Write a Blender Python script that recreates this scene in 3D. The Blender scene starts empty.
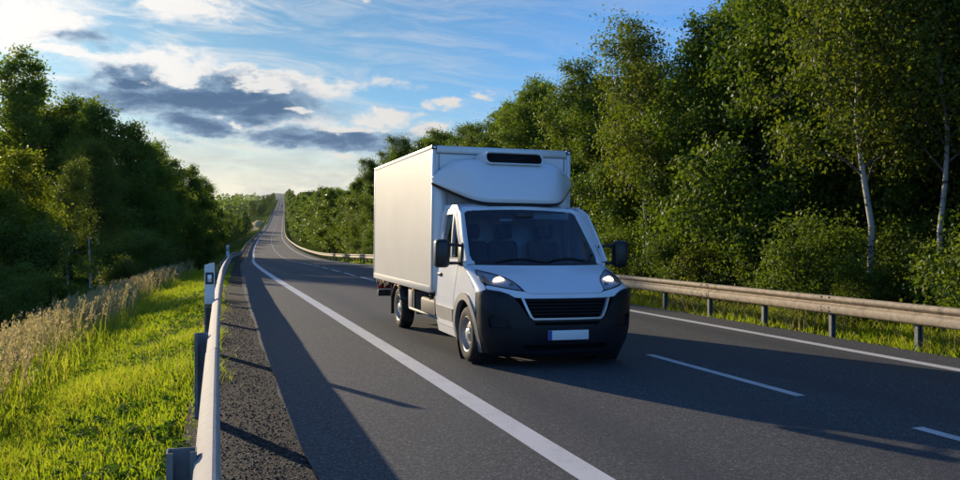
import bpy, bmesh, math, random
import numpy as np
from mathutils import Vector, Matrix
R_ = math.radians
SC = bpy.context.scene
COL = SC.collection

# ------------------------------------------------------------------ camera
cam_d = bpy.data.cameras.new('camera')
cam_d.sensor_width = 36.0
cam_d.lens = 36.0 * 838.8 / 960.0
cam_d.clip_start = 0.05
cam_d.clip_end = 40000
cam = bpy.data.objects.new('camera', cam_d)
COL.objects.link(cam)
cam.location = (0, 0, 1.585)
cam.rotation_euler = (math.pi / 2 - 0.007, 0, -0.3163)
SC.camera = cam

# ------------------------------------------------------------------ sun and sky
SUN_AZ = R_(-22.5)          # from +Y (down the road) towards +X
SUN_EL = R_(14.5)
sd = bpy.data.lights.new('sun', 'SUN')
sd.energy = 5.0
sd.angle = R_(0.5)
sd.color = (1.0, 0.82, 0.58)
sun = bpy.data.objects.new('sun', sd)
COL.objects.link(sun)
sun_dir = Vector((math.sin(SUN_AZ) * math.cos(SUN_EL), math.cos(SUN_AZ) * math.cos(SUN_EL), math.sin(SUN_EL)))
sun.rotation_euler = (-sun_dir).to_track_quat('-Z', 'Y').to_euler()
sun.location = sun_dir * 60

world = bpy.data.worlds.new('World')
SC.world = world
world.use_nodes = True
world.cycles.sampling_method = 'MANUAL'
world.cycles.sample_map_resolution = 512
SC.view_settings.view_transform = 'Standard'
SC.view_settings.look = 'None'
SC.view_settings.gamma = 1.0
SC.view_settings.use_curve_mapping = False
SC.view_settings.exposure = 0.35
SC.cycles.use_denoising = True
SC.cycles.max_bounces = 8
SC.cycles.transparent_max_bounces = 12
SC.cycles.sample_clamp_indirect = 6.0


class NT:
    """small node-tree writer"""
    def __init__(self, tree):
        self.t = tree
        self.n = tree.nodes
        self.l = tree.links

    def node(self, typ, **kw):
        nd = self.n.new(typ)
        for k, v in kw.items():
            setattr(nd, k, v)
        return nd

    def put(self, sock, v):
        if isinstance(v, bpy.types.NodeSocket):
            self.l.new(v, sock)
        elif v is not None:
            sock.default_value = v

    def m(self, op, a, b=None, c=None, clamp=False):
        nd = self.node('ShaderNodeMath', operation=op, use_clamp=clamp)
        self.put(nd.inputs[0], a)
        if b is not None:
            self.put(nd.inputs[1], b)
        if c is not None:
            self.put(nd.inputs[2], c)
        return nd.outputs[0]

    def noise(self, vec, scale, detail=4, rough=0.55, dist=0.0):
        nd = self.node('ShaderNodeTexNoise')
        self.put(nd.inputs['Vector'], vec)
        self.put(nd.inputs['Scale'], scale)
        self.put(nd.inputs['Detail'], detail)
        self.put(nd.inputs['Roughness'], rough)
        self.put(nd.inputs['Distortion'], dist)
        return nd.outputs[0]

    def mix(self, f, a, b, blend='MIX'):
        nd = self.node('ShaderNodeMix', data_type='RGBA', blend_type=blend)
        self.put(nd.inputs[0], f)
        self.put(nd.inputs[6], a if not isinstance(a, tuple) else (*a[:3], 1))
        self.put(nd.inputs[7], b if not isinstance(b, tuple) else (*b[:3], 1))
        return nd.outputs[2]

    def smooth(self, x, lo, hi):
        nd = self.node('ShaderNodeMapRange', interpolation_type='SMOOTHSTEP')
        self.put(nd.inputs[0], x)
        nd.inputs[1].default_value = lo
        nd.inputs[2].default_value = hi
        return nd.outputs[0]

    def ramp(self, f, stops):
        nd = self.node('ShaderNodeValToRGB')
        el = nd.color_ramp.elements
        while len(el) > 1:
            el.remove(el[-1])
        for i, (p, c) in enumerate(stops):
            e = el[0] if i == 0 else el.new(p)
            e.position = p
            e.color = (*c[:3], 1)
        self.put(nd.inputs[0], f)
        return nd.outputs[0]

    def xyz(self, x, y, z):
        nd = self.node('ShaderNodeCombineXYZ')
        self.put(nd.inputs[0], x)
        self.put(nd.inputs[1], y)
        self.put(nd.inputs[2], z)
        return nd.outputs[0]

    def sep(self, v):
        nd = self.node('ShaderNodeSeparateXYZ')
        self.put(nd.inputs[0], v)
        return nd.outputs


def build_sky():
    w = NT(world.node_tree)
    w.n.clear()
    out = w.node('ShaderNodeOutputWorld')
    bg = w.node('ShaderNodeBackground')
    bg.inputs[1].default_value = 0.13
    sky = w.node('ShaderNodeTexSky', sky_type='NISHITA')
    sky.sun_disc = False
    sky.sun_elevation = SUN_EL
    sky.sun_rotation = SUN_AZ
    sky.altitude = 400
    sky.air_density = 1.0
    sky.dust_density = 0.4
    sky.ozone_density = 5.0
    tc = w.node('ShaderNodeTexCoord')
    s = w.sep(tc.outputs['Generated'])
    az = w.m('MULTIPLY', w.m('ARCTAN2', s[0], s[1]), 57.2958)
    el = w.m('MULTIPLY', w.m('ARCSINE', s[2]), 57.2958)
    # ragged cloud edges: coordinates pushed about by noise (degrees)
    base = w.xyz(az, w.m('MULTIPLY', el, 2.0), 0.0)
    w1 = w.node('ShaderNodeTexNoise')
    w.put(w1.inputs['Vector'], base)
    w1.inputs['Scale'].default_value = 0.16
    w1.inputs['Detail'].default_value = 6
    w1.inputs['Roughness'].default_value = 0.62
    c1 = w.node('ShaderNodeSeparateColor')
    w.l.new(w1.outputs['Color'], c1.inputs[0])
    az2 = w.m('ADD', az, w.m('MULTIPLY', w.m('SUBTRACT', c1.outputs[0], 0.5), 9.0))
    el2 = w.m('ADD', el, w.m('MULTIPLY', w.m('SUBTRACT', c1.outputs[1], 0.5), 3.6))
    fine = w.noise(base, 0.8, 8, 0.68, 0.3)

    def blobs(lst):
        tot = None
        for a, e, ha, he, wt in lst:
            qa = w.m('POWER', w.m('ABSOLUTE', w.m('DIVIDE', w.m('SUBTRACT', az2, a), ha)), 2.0)
            qe = w.m('POWER', w.m('ABSOLUTE', w.m('DIVIDE', w.m('SUBTRACT', el2, e), he)), 2.0)
            g = w.m('MULTIPLY', w.m('EXPONENT', w.m('MULTIPLY', w.m('ADD', qa, qe), -1.0)), wt)
            tot = g if tot is None else w.m('MAXIMUM', tot, g)
        return tot

    dark = blobs([(0.4, 8.7, 9.0, 1.75, 1.05), (7.6, 6.5, 7.4, 0.95, 0.98), (-4.6, 10.0, 2.4, 1.0, 0.9),
                  (-0.8, 6.8, 3.6, 0.85, 0.9), (-6.8, 12.3, 2.6, 0.8, 0.6), (-30, 11, 9, 2.2, 1.0), (48, 13, 8, 1.6, 0.7),
                  (-64, 9, 10, 2.0, 1.0)])
    lite = blobs([(-1.5, 14.6, 4.2, 1.7, 1.0), (-10.5, 12.6, 4.5, 2.2, 1.0), (5.0, 10.0, 9.5, 0.85, 0.9),
                  (-3.0, 10.6, 5.5, 1.6, 0.9), (11.5, 8.0, 2.4, 0.75, 0.9), (15.6, 8.7, 1.7, 0.65, 0.95), (18.0, 9.6, 1.3, 0.5, 0.9),
                  (14.2, 7.1, 1.8, 0.6, 0.9), (0.5, 10.2, 5.0, 0.7, 1.0), (4.5, 7.7, 5.0, 0.5, 1.0), (8.3, 5.4, 1.8, 0.5, 0.8), (9.5, 15.6, 1.0, 0.35, 0.6), (5.0, 7.6, 10, 1.0, 0.75),
                  (-28, 14, 12, 3.0, 1.0), (-70, 12, 16, 3.5, 0.9), (100, 8, 12, 1.2, 0.8), (165, 9, 14, 1.4, 0.8)])
    # high thin veil everywhere
    veil = w.noise(w.xyz(w.m('MULTIPLY', az, 0.22), w.m('ADD', w.m('MULTIPLY', el, 1.3), w.m('MULTIPLY', az, 0.10)), 0.0), 0.55, 8, 0.66, 1.2)
    veil = w.m('MULTIPLY', w.smooth(veil, 0.40, 0.72), 0.85)
    n_l = w.m('ADD', 0.30, w.m('MULTIPLY', fine, 1.4))
    lite_d = w.smooth(w.m('MULTIPLY', lite, n_l), 0.34, 0.78)
    dark_d = w.smooth(w.m('MULTIPLY', dark, n_l), 0.27, 0.66)
    inner = w.noise(w.xyz(az, w.m('MULTIPLY', el, 3.0), 7.0), 0.42, 7, 0.62, 0.5)
    core = w.smooth(w.m('MULTIPLY', dark, w.m('ADD', 0.15, w.m('MULTIPLY', inner, 1.7))), 0.36, 0.98)
    # how near the sun a direction is: bright linings near it
    sdn = w.node('ShaderNodeVectorMath', operation='DOT_PRODUCT')
    w.l.new(tc.outputs['Generated'], sdn.inputs[0])
    sdn.inputs[1].default_value = sun_dir
    near = w.m('POWER', w.m('MAXIMUM', sdn.outputs['Value'], 0.0), 6.0)
    lit_gain = w.m('ADD', 3.9, w.m('MULTIPLY', near, 2.6))
    low = w.smooth(el, 1.0, 9.0)
    lit_tint = w.mix(low, (1.0, 0.92, 0.78), (1.0, 0.98, 0.95))
    lit_c = w.mix(1.0, lit_tint, w.xyz(lit_gain, lit_gain, lit_gain), 'MULTIPLY')
    shade_c = w.mix(core, (1.7, 2.6, 3.6), (0.22, 0.72, 1.55))
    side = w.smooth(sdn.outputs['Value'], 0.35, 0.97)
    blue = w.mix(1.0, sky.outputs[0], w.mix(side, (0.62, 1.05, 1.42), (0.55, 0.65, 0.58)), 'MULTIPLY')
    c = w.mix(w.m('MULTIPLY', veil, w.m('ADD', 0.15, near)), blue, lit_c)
    # pale hazy deck of cloud towards the horizon, all the way round
    deck_n = w.noise(w.xyz(w.m('MULTIPLY', az, 0.5), w.m('MULTIPLY', el, 2.2), 3.0), 0.5, 6, 0.6, 0.6)
    deck_c = w.mix(w.smooth(deck_n, 0.35, 0.68), (3.9, 3.7, 3.15), (6.0, 5.3, 3.95))
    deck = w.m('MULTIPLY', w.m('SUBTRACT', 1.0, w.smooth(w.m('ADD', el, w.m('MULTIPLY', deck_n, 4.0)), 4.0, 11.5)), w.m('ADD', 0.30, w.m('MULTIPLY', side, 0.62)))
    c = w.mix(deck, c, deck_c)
    c = w.mix(lite_d, c, lit_c)
    c = w.mix(dark_d, c, shade_c)
    # sunlit heaps along the upper edges of the dark clouds
    up = blobs([(-2.0, 10.3, 3.0, 0.55, 1.0), (3.5, 9.9, 2.6, 0.45, 1.0), (6.0, 8.3, 2.2, 0.4, 0.9), (9.5, 7.3, 3.0, 0.4, 0.95), (1.5, 7.3, 1.2, 0.3, 0.8), (-7.5, 11.2, 3.0, 0.6, 0.9)])
    puff = w.noise(base, 1.1, 6, 0.65, 0.3)
    c = w.mix(w.m('MULTIPLY', w.smooth(w.m('MULTIPLY', up, w.m('ADD', 0.35, puff)), 0.42, 0.72), 0.9), c, lit_c)
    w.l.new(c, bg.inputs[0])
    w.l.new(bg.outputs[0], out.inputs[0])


build_sky()

# ------------------------------------------------------------------ helpers
def tag(o, label=None, cat=None, group=None, kind=None):
    if label:
        o['label'] = label
    if cat:
        o['category'] = cat
    if group:
        o['group'] = group
    if kind:
        o['kind'] = kind
    return o


def empty(name, loc=(0, 0, 0), rot=(0, 0, 0), parent=None):
    o = bpy.data.objects.new(name, None)
    COL.objects.link(o)
    o.location = loc
    o.rotation_euler = rot
    o.parent = parent
    o.empty_display_size = 0.2
    return o


def link(name, me, mat, parent=None, smooth=False):
    o = bpy.data.objects.new(name, me)
    COL.objects.link(o)
    if mat is not None:
        me.materials.append(mat)
    if smooth:
        for p in me.polygons:
            p.use_smooth = True
    o.parent = parent
    return o


def from_arrays(name, V, F, mat, parent=None, smooth=False, face_attr=None):
    """V (n,3), F (m,k) all faces with k corners, quick"""
    V = np.asarray(V, dtype=np.float32)
    F = np.asarray(F, dtype=np.int32)
    me = bpy.data.meshes.new(name)
    me.vertices.add(len(V))
    me.vertices.foreach_set('co', V.ravel())
    k = F.shape[1]
    me.loops.add(F.size)
    me.loops.foreach_set('vertex_index', F.ravel())
    me.polygons.add(len(F))
    me.polygons.foreach_set('loop_start', np.arange(0, F.size, k, dtype=np.int32))
    if smooth:
        me.polygons.foreach_set('use_smooth', np.ones(len(F), dtype=bool))
    me.update(calc_edges=True)
    if face_attr is not None:
        a = me.attributes.new('rnd', 'FLOAT', 'FACE')
        a.data.foreach_set('value', np.asarray(face_attr, dtype=np.float32))
    o = bpy.data.objects.new(name, me)
    COL.objects.link(o)
    if mat is not None:
        me.materials.append(mat)
    o.parent = parent
    return o


def bm_obj(name, bm, mat, parent=None, smooth=False, sharp=None):
    me = bpy.data.meshes.new(name)
    bm.to_mesh(me)
    bm.free()
    o = link(name, me, mat, parent, smooth)
    if sharp is not None:
        try:
            me.set_sharp_from_angle(angle=R_(sharp))
        except Exception:
            pass
    return o


def add_box(bm, lo, hi, bevel=0.0, seg=2, rot=None):
    lo, hi = Vector(lo), Vector(hi)
    r = bmesh.ops.create_cube(bm, size=1.0)
    c = (lo + hi) / 2
    d = hi - lo
    for v in r['verts']:
        v.co = Vector((v.co.x * d.x, v.co.y * d.y, v.co.z * d.z))
    if bevel > 0:
        es = list({e for v in r['verts'] for e in v.link_edges})
        g = bmesh.ops.bevel(bm, geom=es, offset=bevel, segments=seg, profile=0.5, affect='EDGES')
        vs = list({v for f in g['faces'] for v in f.verts} | {v for v in r['verts'] if v.is_valid})
    else:
        vs = r['verts']
    for v in vs:
        if rot is not None:
            v.co = rot @ v.co
        v.co += c
    return vs


def box(name, lo, hi, mat, parent=None, bevel=0.0, seg=2, rot=None):
    bm = bmesh.new()
    add_box(bm, lo, hi, bevel, seg, rot)
    return bm_obj(name, bm, mat, parent, smooth=bevel > 0, sharp=40)


def tube_arrays(P, rad, sides, V, F):
    """append a tube along P to lists V (arrays) / F (quads)"""
    P = np.asarray(P, float)
    n = len(P)
    T = np.gradient(P, axis=0)
    T /= np.linalg.norm(T, axis=1)[:, None] + 1e-9
    ref = np.array([0.0, 0, 1]) if abs(T[0, 2]) < 0.9 else np.array([1.0, 0, 0])
    A = np.cross(T, ref)
    A /= np.linalg.norm(A, axis=1)[:, None] + 1e-9
    B = np.cross(T, A)
    th = np.arange(sides) * 2 * np.pi / sides
    rad = np.broadcast_to(rad, (n,))
    ring = P[:, None, :] + rad[:, None, None] * (np.cos(th)[None, :, None] * A[:, None, :] + np.sin(th)[None, :, None] * B[:, None, :])
    off = sum(len(v) for v in V)
    V.append(ring.reshape(-1, 3))
    i, j = np.meshgrid(np.arange(n - 1), np.arange(sides), indexing='ij')
    j2 = (j + 1) % sides
    q = np.stack([i * sides + j, i * sides + j2, (i + 1) * sides + j2, (i + 1) * sides + j], -1).reshape(-1, 4) + off
    F.append(q)


def tube(name, P, rad, mat, parent=None, sides=10):
    V, F = [], []
    P = [Vector(p) for p in P]
    # end caps by shrinking to a point
    P2 = [P[0]] + P + [P[-1]]
    r = np.broadcast_to(rad, (len(P),)).astype(float)
    r2 = np.concatenate([[0.0005], r, [0.0005]])
    e = (P[1] - P[0]).normalized() * 0.001
    P2[0] = P[0] - e
    P2[-1] = P[-1] + (P[-1] - P[-2]).normalized() * 0.001
    tube_arrays([tuple(p) for p in P2], r2, sides, V, F)
    return from_arrays(name, np.concatenate(V), np.concatenate(F), mat, parent, smooth=True)


def lathe(name, prof, mat, parent=None, seg=40, axis='X', smooth=True, sharp=35):
    """prof: list of (a, r): a along the axis, r radius"""
    V = []
    for a, r in prof:
        for k in range(seg):
            t = 2 * math.pi * k / seg
            if axis == 'X':
                V.append((a, r * math.cos(t), r * math.sin(t)))
            elif axis == 'Z':
                V.append((r * math.cos(t), r * math.sin(t), a))
            else:
                V.append((r * math.cos(t), a, r * math.sin(t)))
    F = []
    for i in range(len(prof) - 1):
        for k in range(seg):
            k2 = (k + 1) % seg
            F.append((i * seg + k, i * seg + k2, (i + 1) * seg + k2, (i + 1) * seg + k))
    bm = bmesh.new()
    vs = [bm.verts.new(v) for v in V]
    for f in F:
        try:
            bm.faces.new([vs[i] for i in f])
        except ValueError:
            pass
    bmesh.ops.remove_doubles(bm, verts=bm.verts, dist=1e-5)
    bmesh.ops.recalc_face_normals(bm, faces=bm.faces)
    return bm_obj(name, bm, mat, parent, smooth, sharp)


def panel(name, outline, fn, mat, parent, holes=(), ca=(), cb=(), thick=0.0, flip=False, smooth=True, sharp=30, inset=0.0):
    """flat outline in (a,b), cut into strips, carried onto a curved surface fn(a,b)->xyz, given thickness inwards"""
    bm = bmesh.new()
    for loop in [outline] + list(holes):
        vs = [bm.verts.new((a, b, 0)) for a, b in loop]
        for i in range(len(vs)):
            bm.edges.new((vs[i], vs[(i + 1) % len(vs)]))
    bmesh.ops.triangle_fill(bm, use_beauty=True, use_dissolve=False, edges=bm.edges[:], normal=(0, 0, 1))
    bmesh.ops.dissolve_limit(bm, angle_limit=0.01, verts=bm.verts[:], edges=[e for e in bm.edges if len(e.link_faces) == 2]) if not holes else None
    for a in ca:
        bmesh.ops.bisect_plane(bm, geom=bm.verts[:] + bm.edges[:] + bm.faces[:], plane_co=(a, 0, 0), plane_no=(1, 0, 0), dist=1e-5)
    for b in cb:
        bmesh.ops.bisect_plane(bm, geom=bm.verts[:] + bm.edges[:] + bm.faces[:], plane_co=(0, b, 0), plane_no=(0, 1, 0), dist=1e-5)
    for f in bm.faces:
        f.normal_update()
        if (f.normal.z < 0) != flip:
            f.normal_flip()
    for v in bm.verts:
        v.co = Vector(fn(v.co.x, v.co.y))
    bm.normal_update()
    if thick:
        fr = bm.faces[:]
        bmesh.ops.triangulate(bm, faces=[f for f in fr if len(f.verts) > 4])
        bmesh.ops.solidify(bm, geom=bm.faces[:], thickness=thick)
    else:
        bmesh.ops.triangulate(bm, faces=[f for f in bm.faces if len(f.verts) > 4])
    return bm_obj(name, bm, mat, parent, smooth, sharp)


def lin(a, b, n):
    return [a + (b - a) * i / (n - 1) for i in range(n)]


# ------------------------------------------------------------------ materials
MATS = {}


def material(name):
    m = bpy.data.materials.new(name)
    m.use_nodes = True
    m.node_tree.nodes.clear()
    t = NT(m.node_tree)
    out = t.node('ShaderNodeOutputMaterial')
    MATS[name] = m
    return m, t, out


def principled(name, col, rough=0.5, metal=0.0, vary=0.0, scale=8.0, bump=0.0, bscale=60.0, coat=0.0, spec=0.5, dirt=None, emit=None, obj=True):
    m, t, out = material(name)
    p = t.node('ShaderNodeBsdfPrincipled')
    p.inputs['Roughness'].default_value = rough
    p.inputs['Metallic'].default_value = metal
    p.inputs['Specular IOR Level'].default_value = spec
    p.inputs['Coat Weight'].default_value = coat
    p.inputs['Coat Roughness'].default_value = 0.06
    tc = t.node('ShaderNodeTexCoord')
    vec = tc.outputs['Object']
    c = (*col, 1)
    if vary or dirt:
        n = t.noise(vec, scale, 5, 0.6)
        if vary:
            c = t.mix(t.smooth(n, 0.3, 0.7), tuple(x * (1 - vary) for x in col), tuple(min(1, x * (1 + vary)) for x in col))
        if dirt:
            dcol, lo, hi, dscale = dirt
            n2 = t.noise(vec, dscale, 6, 0.65)
            c = t.mix(t.smooth(n2, lo, hi), c if not isinstance(c, tuple) else tuple(c[:3]), dcol)
        t.put(p.inputs['Roughness'], t.m('ADD', rough - 0.06, t.m('MULTIPLY', n, 0.12)))
    t.put(p.inputs['Base Color'], c)
    if emit:
        p.inputs['Emission Color'].default_value = (*emit[0], 1)
        p.inputs['Emission Strength'].default_value = emit[1]
    if bump:
        b = t.node('ShaderNodeBump')
        b.inputs['Strength'].default_value = bump
        b.inputs['Distance'].default_value = 0.01
        t.l.new(t.noise(vec, bscale, 4, 0.6), b.inputs['Height'])
        t.l.new(b.outputs[0], p.inputs['Normal'])
    t.l.new(p.outputs[0], out.inputs[0])
    return m


def leaf_mat(name, c0, c1, c2, trans=0.45, tint=(1.7, 1.6, 0.5), gloss=0.5):
    m, t, out = material(name)
    at = t.node('ShaderNodeAttribute', attribute_name='rnd')
    oi = t.node('ShaderNodeObjectInfo')
    f = t.m('ADD', t.m('MULTIPLY', at.outputs['Fac'], 0.65), t.m('MULTIPLY', oi.outputs['Random'], 0.35))
    c = t.ramp(f, [(0.0, c0), (0.5, c1), (1.0, c2)])
    p = t.node('ShaderNodeBsdfPrincipled')
    t.put(p.inputs['Base Color'], c)
    p.inputs['Roughness'].default_value = gloss
    p.inputs['Specular IOR Level'].default_value = 0.22
    tr = t.node('ShaderNodeBsdfTranslucent')
    t.put(tr.inputs[0], t.mix(1.0, c, tint, 'MULTIPLY'))
    mx = t.node('ShaderNodeMixShader')
    mx.inputs[0].default_value = trans
    t.l.new(p.outputs[0], mx.inputs[1])
    t.l.new(tr.outputs[0], mx.inputs[2])
    t.l.new(mx.outputs[0], out.inputs[0])
    return m


def make_materials():
    # asphalt: dark binder with pale aggregate, wheel-track polish and faint stains
    m, t, out = material('asphalt')
    p = t.node('ShaderNodeBsdfPrincipled')
    geo = t.node('ShaderNodeNewGeometry')
    pos = geo.outputs['Position']
    s = t.sep(pos)
    agg = t.node('ShaderNodeTexVoronoi')
    t.put(agg.inputs['Vector'], pos)
    agg.inputs['Scale'].default_value = 85.0
    ac = t.node('ShaderNodeSeparateColor')
    t.l.new(agg.outputs['Color'], ac.inputs[0])
    big = t.noise(t.xyz(s[0], t.m('MULTIPLY', s[1], 0.25), s[2]), 0.9, 5, 0.6)
    small = t.noise(pos, 4.0, 5, 0.6)
    base2 = t.mix(t.m('MULTIPLY', t.smooth(big, 0.35, 0.8), 0.35), t.ramp(ac.outputs[0], [(0.0, (0.040, 0.043, 0.044)), (0.5, (0.072, 0.076, 0.077)), (0.85, (0.112, 0.115, 0.114)), (1.0, (0.22, 0.22, 0.215))]), (0.095, 0.096, 0.095))
    # wheel tracks: a little smoother and darker, at the lanes' tyre paths
    trk = None
    for x0 in (3.15, 4.95, 6.45, 8.2):
        g = t.m('EXPONENT', t.m('MULTIPLY', t.m('POWER', t.m('DIVIDE', t.m('SUBTRACT', s[0], x0), 0.33), 2.0), -1.0))
        trk = g if trk is None else t.m('MAXIMUM', trk, g)
    trk = t.m('MULTIPLY', trk, t.m('ADD', 0.25, t.m('MULTIPLY', small, 0.5)))
    col = t.mix(t.m('MULTIPLY', trk, 0.85), base2, (0.055, 0.057, 0.060))
    t.put(p.inputs['Base Color'], col)
    t.put(p.inputs['Roughness'], t.m('SUBTRACT', 0.80, t.m('MULTIPLY', trk, 0.2)))
    p.inputs['Specular IOR Level'].default_value = 0.22
    b = t.node('ShaderNodeBump')
    b.inputs['Strength'].default_value = 0.5
    b.inputs['Distance'].default_value = 0.003
    t.l.new(agg.outputs['Distance'], b.inputs['Height'])
    t.l.new(b.outputs[0], p.inputs['Normal'])
    t.l.new(p.outputs[0], out.inputs[0])

    # road paint: worn white
    m, t, out = material('road_paint')
    p = t.node('ShaderNodeBsdfPrincipled')
    geo = t.node('ShaderNodeNewGeometry')
    pos = geo.outputs['Position']
    n = t.noise(pos, 55.0, 5, 0.7)
    n2 = t.noise(pos, 3.0, 5, 0.6)
    wear = t.smooth(t.m('ADD', n, t.m('MULTIPLY', n2, 0.35)), 0.72, 0.92)
    col = t.mix(wear, t.mix(n2, (0.74, 0.73, 0.70), (0.60, 0.59, 0.57)), (0.12, 0.12, 0.12))
    t.put(p.inputs['Base Color'], col)
    p.inputs['Roughness'].default_value = 0.6
    b = t.node('ShaderNodeBump')
    b.inputs['Strength'].default_value = 0.5
    b.inputs['Distance'].default_value = 0.004
    t.l.new(n, b.inputs['Height'])
    t.l.new(b.outputs[0], p.inputs['Normal'])
    t.l.new(p.outputs[0], out.inputs[0])

    # ground under the plants
    m, t, out = material('ground')
    p = t.node('ShaderNodeBsdfPrincipled')
    geo = t.node('ShaderNodeNewGeometry')
    pos = geo.outputs['Position']
    n = t.noise(pos, 0.35, 6, 0.65)
    n2 = t.noise(pos, 9.0, 6, 0.7)
    n3 = t.noise(pos, 0.006, 5, 0.6)
    col = t.mix(t.smooth(n, 0.35, 0.7), (0.045, 0.075, 0.010), (0.100, 0.140, 0.020))
    col = t.mix(t.smooth(n2, 0.6, 0.9), col, (0.085, 0.070, 0.030))
    col = t.mix(t.smooth(n3, 0.5, 0.62), col, (0.11, 0.13, 0.035))
    t.put(p.inputs['Base Color'], col)
    p.inputs['Roughness'].default_value = 0.95
    p.inputs['Specular IOR Level'].default_value = 0.0
    b = t.node('ShaderNodeBump')
    b.inputs['Strength'].default_value = 0.9
    b.inputs['Distance'].default_value = 0.06
    t.l.new(n2, b.inputs['Height'])
    t.l.new(b.outputs[0], p.inputs['Normal'])
    t.l.new(p.outputs[0], out.inputs[0])

    principled('litter', (0.045, 0.034, 0.020), 0.95, vary=0.5, scale=3, bump=1.0, bscale=14, spec=0.1)
    principled('dry_bank', (0.50, 0.37, 0.14), 0.95, vary=0.35, scale=0.4, bump=1.0, bscale=4, spec=0.1)
    principled('hill_forest', (0.035, 0.055, 0.028), 0.95, vary=0.4, scale=0.004, spec=0.05)
    principled('hill_field', (0.10, 0.14, 0.05), 0.95, vary=0.4, scale=0.003, spec=0.05)
    # gravel strip: dark millings
    m, t, out = material('gravel_bed')
    p = t.node('ShaderNodeBsdfPrincipled')
    geo = t.node('ShaderNodeNewGeometry')
    pos = geo.outputs['Position']
    v = t.node('ShaderNodeTexVoronoi')
    t.put(v.inputs['Vector'], pos)
    v.inputs['Scale'].default_value = 48
    ac = t.node('ShaderNodeSeparateColor')
    t.l.new(v.outputs['Color'], ac.inputs[0])
    col = t.ramp(ac.outputs[0], [(0, (0.010, 0.010, 0.010)), (0.6, (0.022, 0.021, 0.021)), (0.9, (0.050, 0.046, 0.042)), (1, (0.15, 0.14, 0.12))])
    n = t.noise(pos, 1.3, 5, 0.65)
    col = t.mix(t.m('MULTIPLY', t.smooth(n, 0.55, 0.8), 0.3), col, (0.060, 0.050, 0.036))
    t.put(p.inputs['Base Color'], col)
    p.inputs['Roughness'].default_value = 0.9
    p.inputs['Specular IOR Level'].default_value = 0.25
    b = t.node('ShaderNodeBump')
    b.inputs['Strength'].default_value = 1.0
    b.inputs['Distance'].default_value = 0.012
    t.l.new(v.outputs['Distance'], b.inputs['Height'])
    t.l.new(b.outputs[0], p.inputs['Normal'])
    t.l.new(p.outputs[0], out.inputs[0])
    # single stones
    m, t, out = material('stone')
    p = t.node('ShaderNodeBsdfPrincipled')
    at = t.node('ShaderNodeAttribute', attribute_name='rnd')
    t.put(p.inputs['Base Color'], t.ramp(at.outputs['Fac'], [(0, (0.014, 0.014, 0.015)), (0.6, (0.035, 0.033, 0.032)), (0.88, (0.085, 0.078, 0.068)), (1, (0.26, 0.24, 0.20))]))
    p.inputs['Roughness'].default_value = 0.75
    t.l.new(p.outputs[0], out.inputs[0])

    # leaves
    leaf_mat('leaf_oak', (0.052, 0.100, 0.015), (0.098, 0.158, 0.024), (0.165, 0.205, 0.040))
    leaf_mat('leaf_birch', (0.065, 0.105, 0.014), (0.105, 0.145, 0.022), (0.160, 0.180, 0.035), trans=0.5)
    leaf_mat('leaf_dark', (0.065, 0.122, 0.022), (0.108, 0.170, 0.028), (0.165, 0.215, 0.042), trans=0.62)
    leaf_mat('leaf_bright', (0.10, 0.14, 0.014), (0.15, 0.185, 0.022), (0.22, 0.235, 0.04), trans=0.6)
    leaf_mat('grass_blade', (0.100, 0.190, 0.010), (0.200, 0.290, 0.020), (0.350, 0.330, 0.090), trans=0.6, gloss=0.45)
    leaf_mat('weed_leaf', (0.05, 0.12, 0.012), (0.09, 0.17, 0.018), (0.14, 0.21, 0.03), trans=0.5, gloss=0.9)
    leaf_mat('dry_blade', (0.17, 0.22, 0.045), (0.40, 0.35, 0.18), (0.66, 0.58, 0.42), trans=0.5, tint=(1.2, 1.05, 0.75), gloss=0.6)
    principled('bark', (0.055, 0.045, 0.034), 0.9, vary=0.5, scale=6, bump=1.0, bscale=22, spec=0.1)
    # birch bark: white with dark bands
    m, t, out = material('birch_bark')
    p = t.node('ShaderNodeBsdfPrincipled')
    tc = t.node('ShaderNodeTexCoord')
    s = t.sep(tc.outputs['Object'])
    n = t.noise(t.xyz(t.m('MULTIPLY', s[0], 3.0), t.m('MULTIPLY', s[1], 3.0), t.m('MULTIPLY', s[2], 9.0)), 1.0, 5, 0.65)
    col = t.mix(t.smooth(n, 0.52, 0.62), (0.40, 0.38, 0.34), (0.06, 0.05, 0.04))
    at = t.node('ShaderNodeAttribute', attribute_name='rnd')
    col = t.mix(at.outputs['Fac'], col, (0.075, 0.060, 0.048))
    t.put(p.inputs['Base Color'], col)
    p.inputs['Roughness'].default_value = 0.8
    t.l.new(p.outputs[0], out.inputs[0])

    # guardrail steel
    principled('galvanised', (0.46, 0.43, 0.385), 0.75, vary=0.14, scale=14, spec=0.08, dirt=((0.24, 0.20, 0.15), 0.55, 0.85, 7.0), bump=0.1, bscale=40)
    principled('galvanised_weathered', (0.42, 0.345, 0.245), 0.68, metal=0.0, spec=0.25, vary=0.22, scale=9, dirt=((0.17, 0.13, 0.09), 0.52, 0.78, 4.0), bump=0.1, bscale=30)
    principled('post_steel', (0.17, 0.18, 0.185), 0.6, metal=0.2, vary=0.2, scale=12, dirt=((0.16, 0.12, 0.08), 0.58, 0.8, 6.0), bump=0.1, bscale=30)
    principled('bolt_steel', (0.10, 0.085, 0.07), 0.6, metal=0.5)
    principled('delineator_white', (0.72, 0.72, 0.70), 0.5, vary=0.06, scale=9, dirt=((0.45, 0.42, 0.36), 0.62, 0.85, 12.0))
    principled('delineator_black', (0.018, 0.018, 0.02), 0.5)
    principled('reflector', (0.65, 0.67, 0.68), 0.2, metal=0.3)

    # truck
    principled('paint_white', (0.80, 0.81, 0.82), 0.32, vary=0.015, scale=3, coat=0.5)
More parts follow.
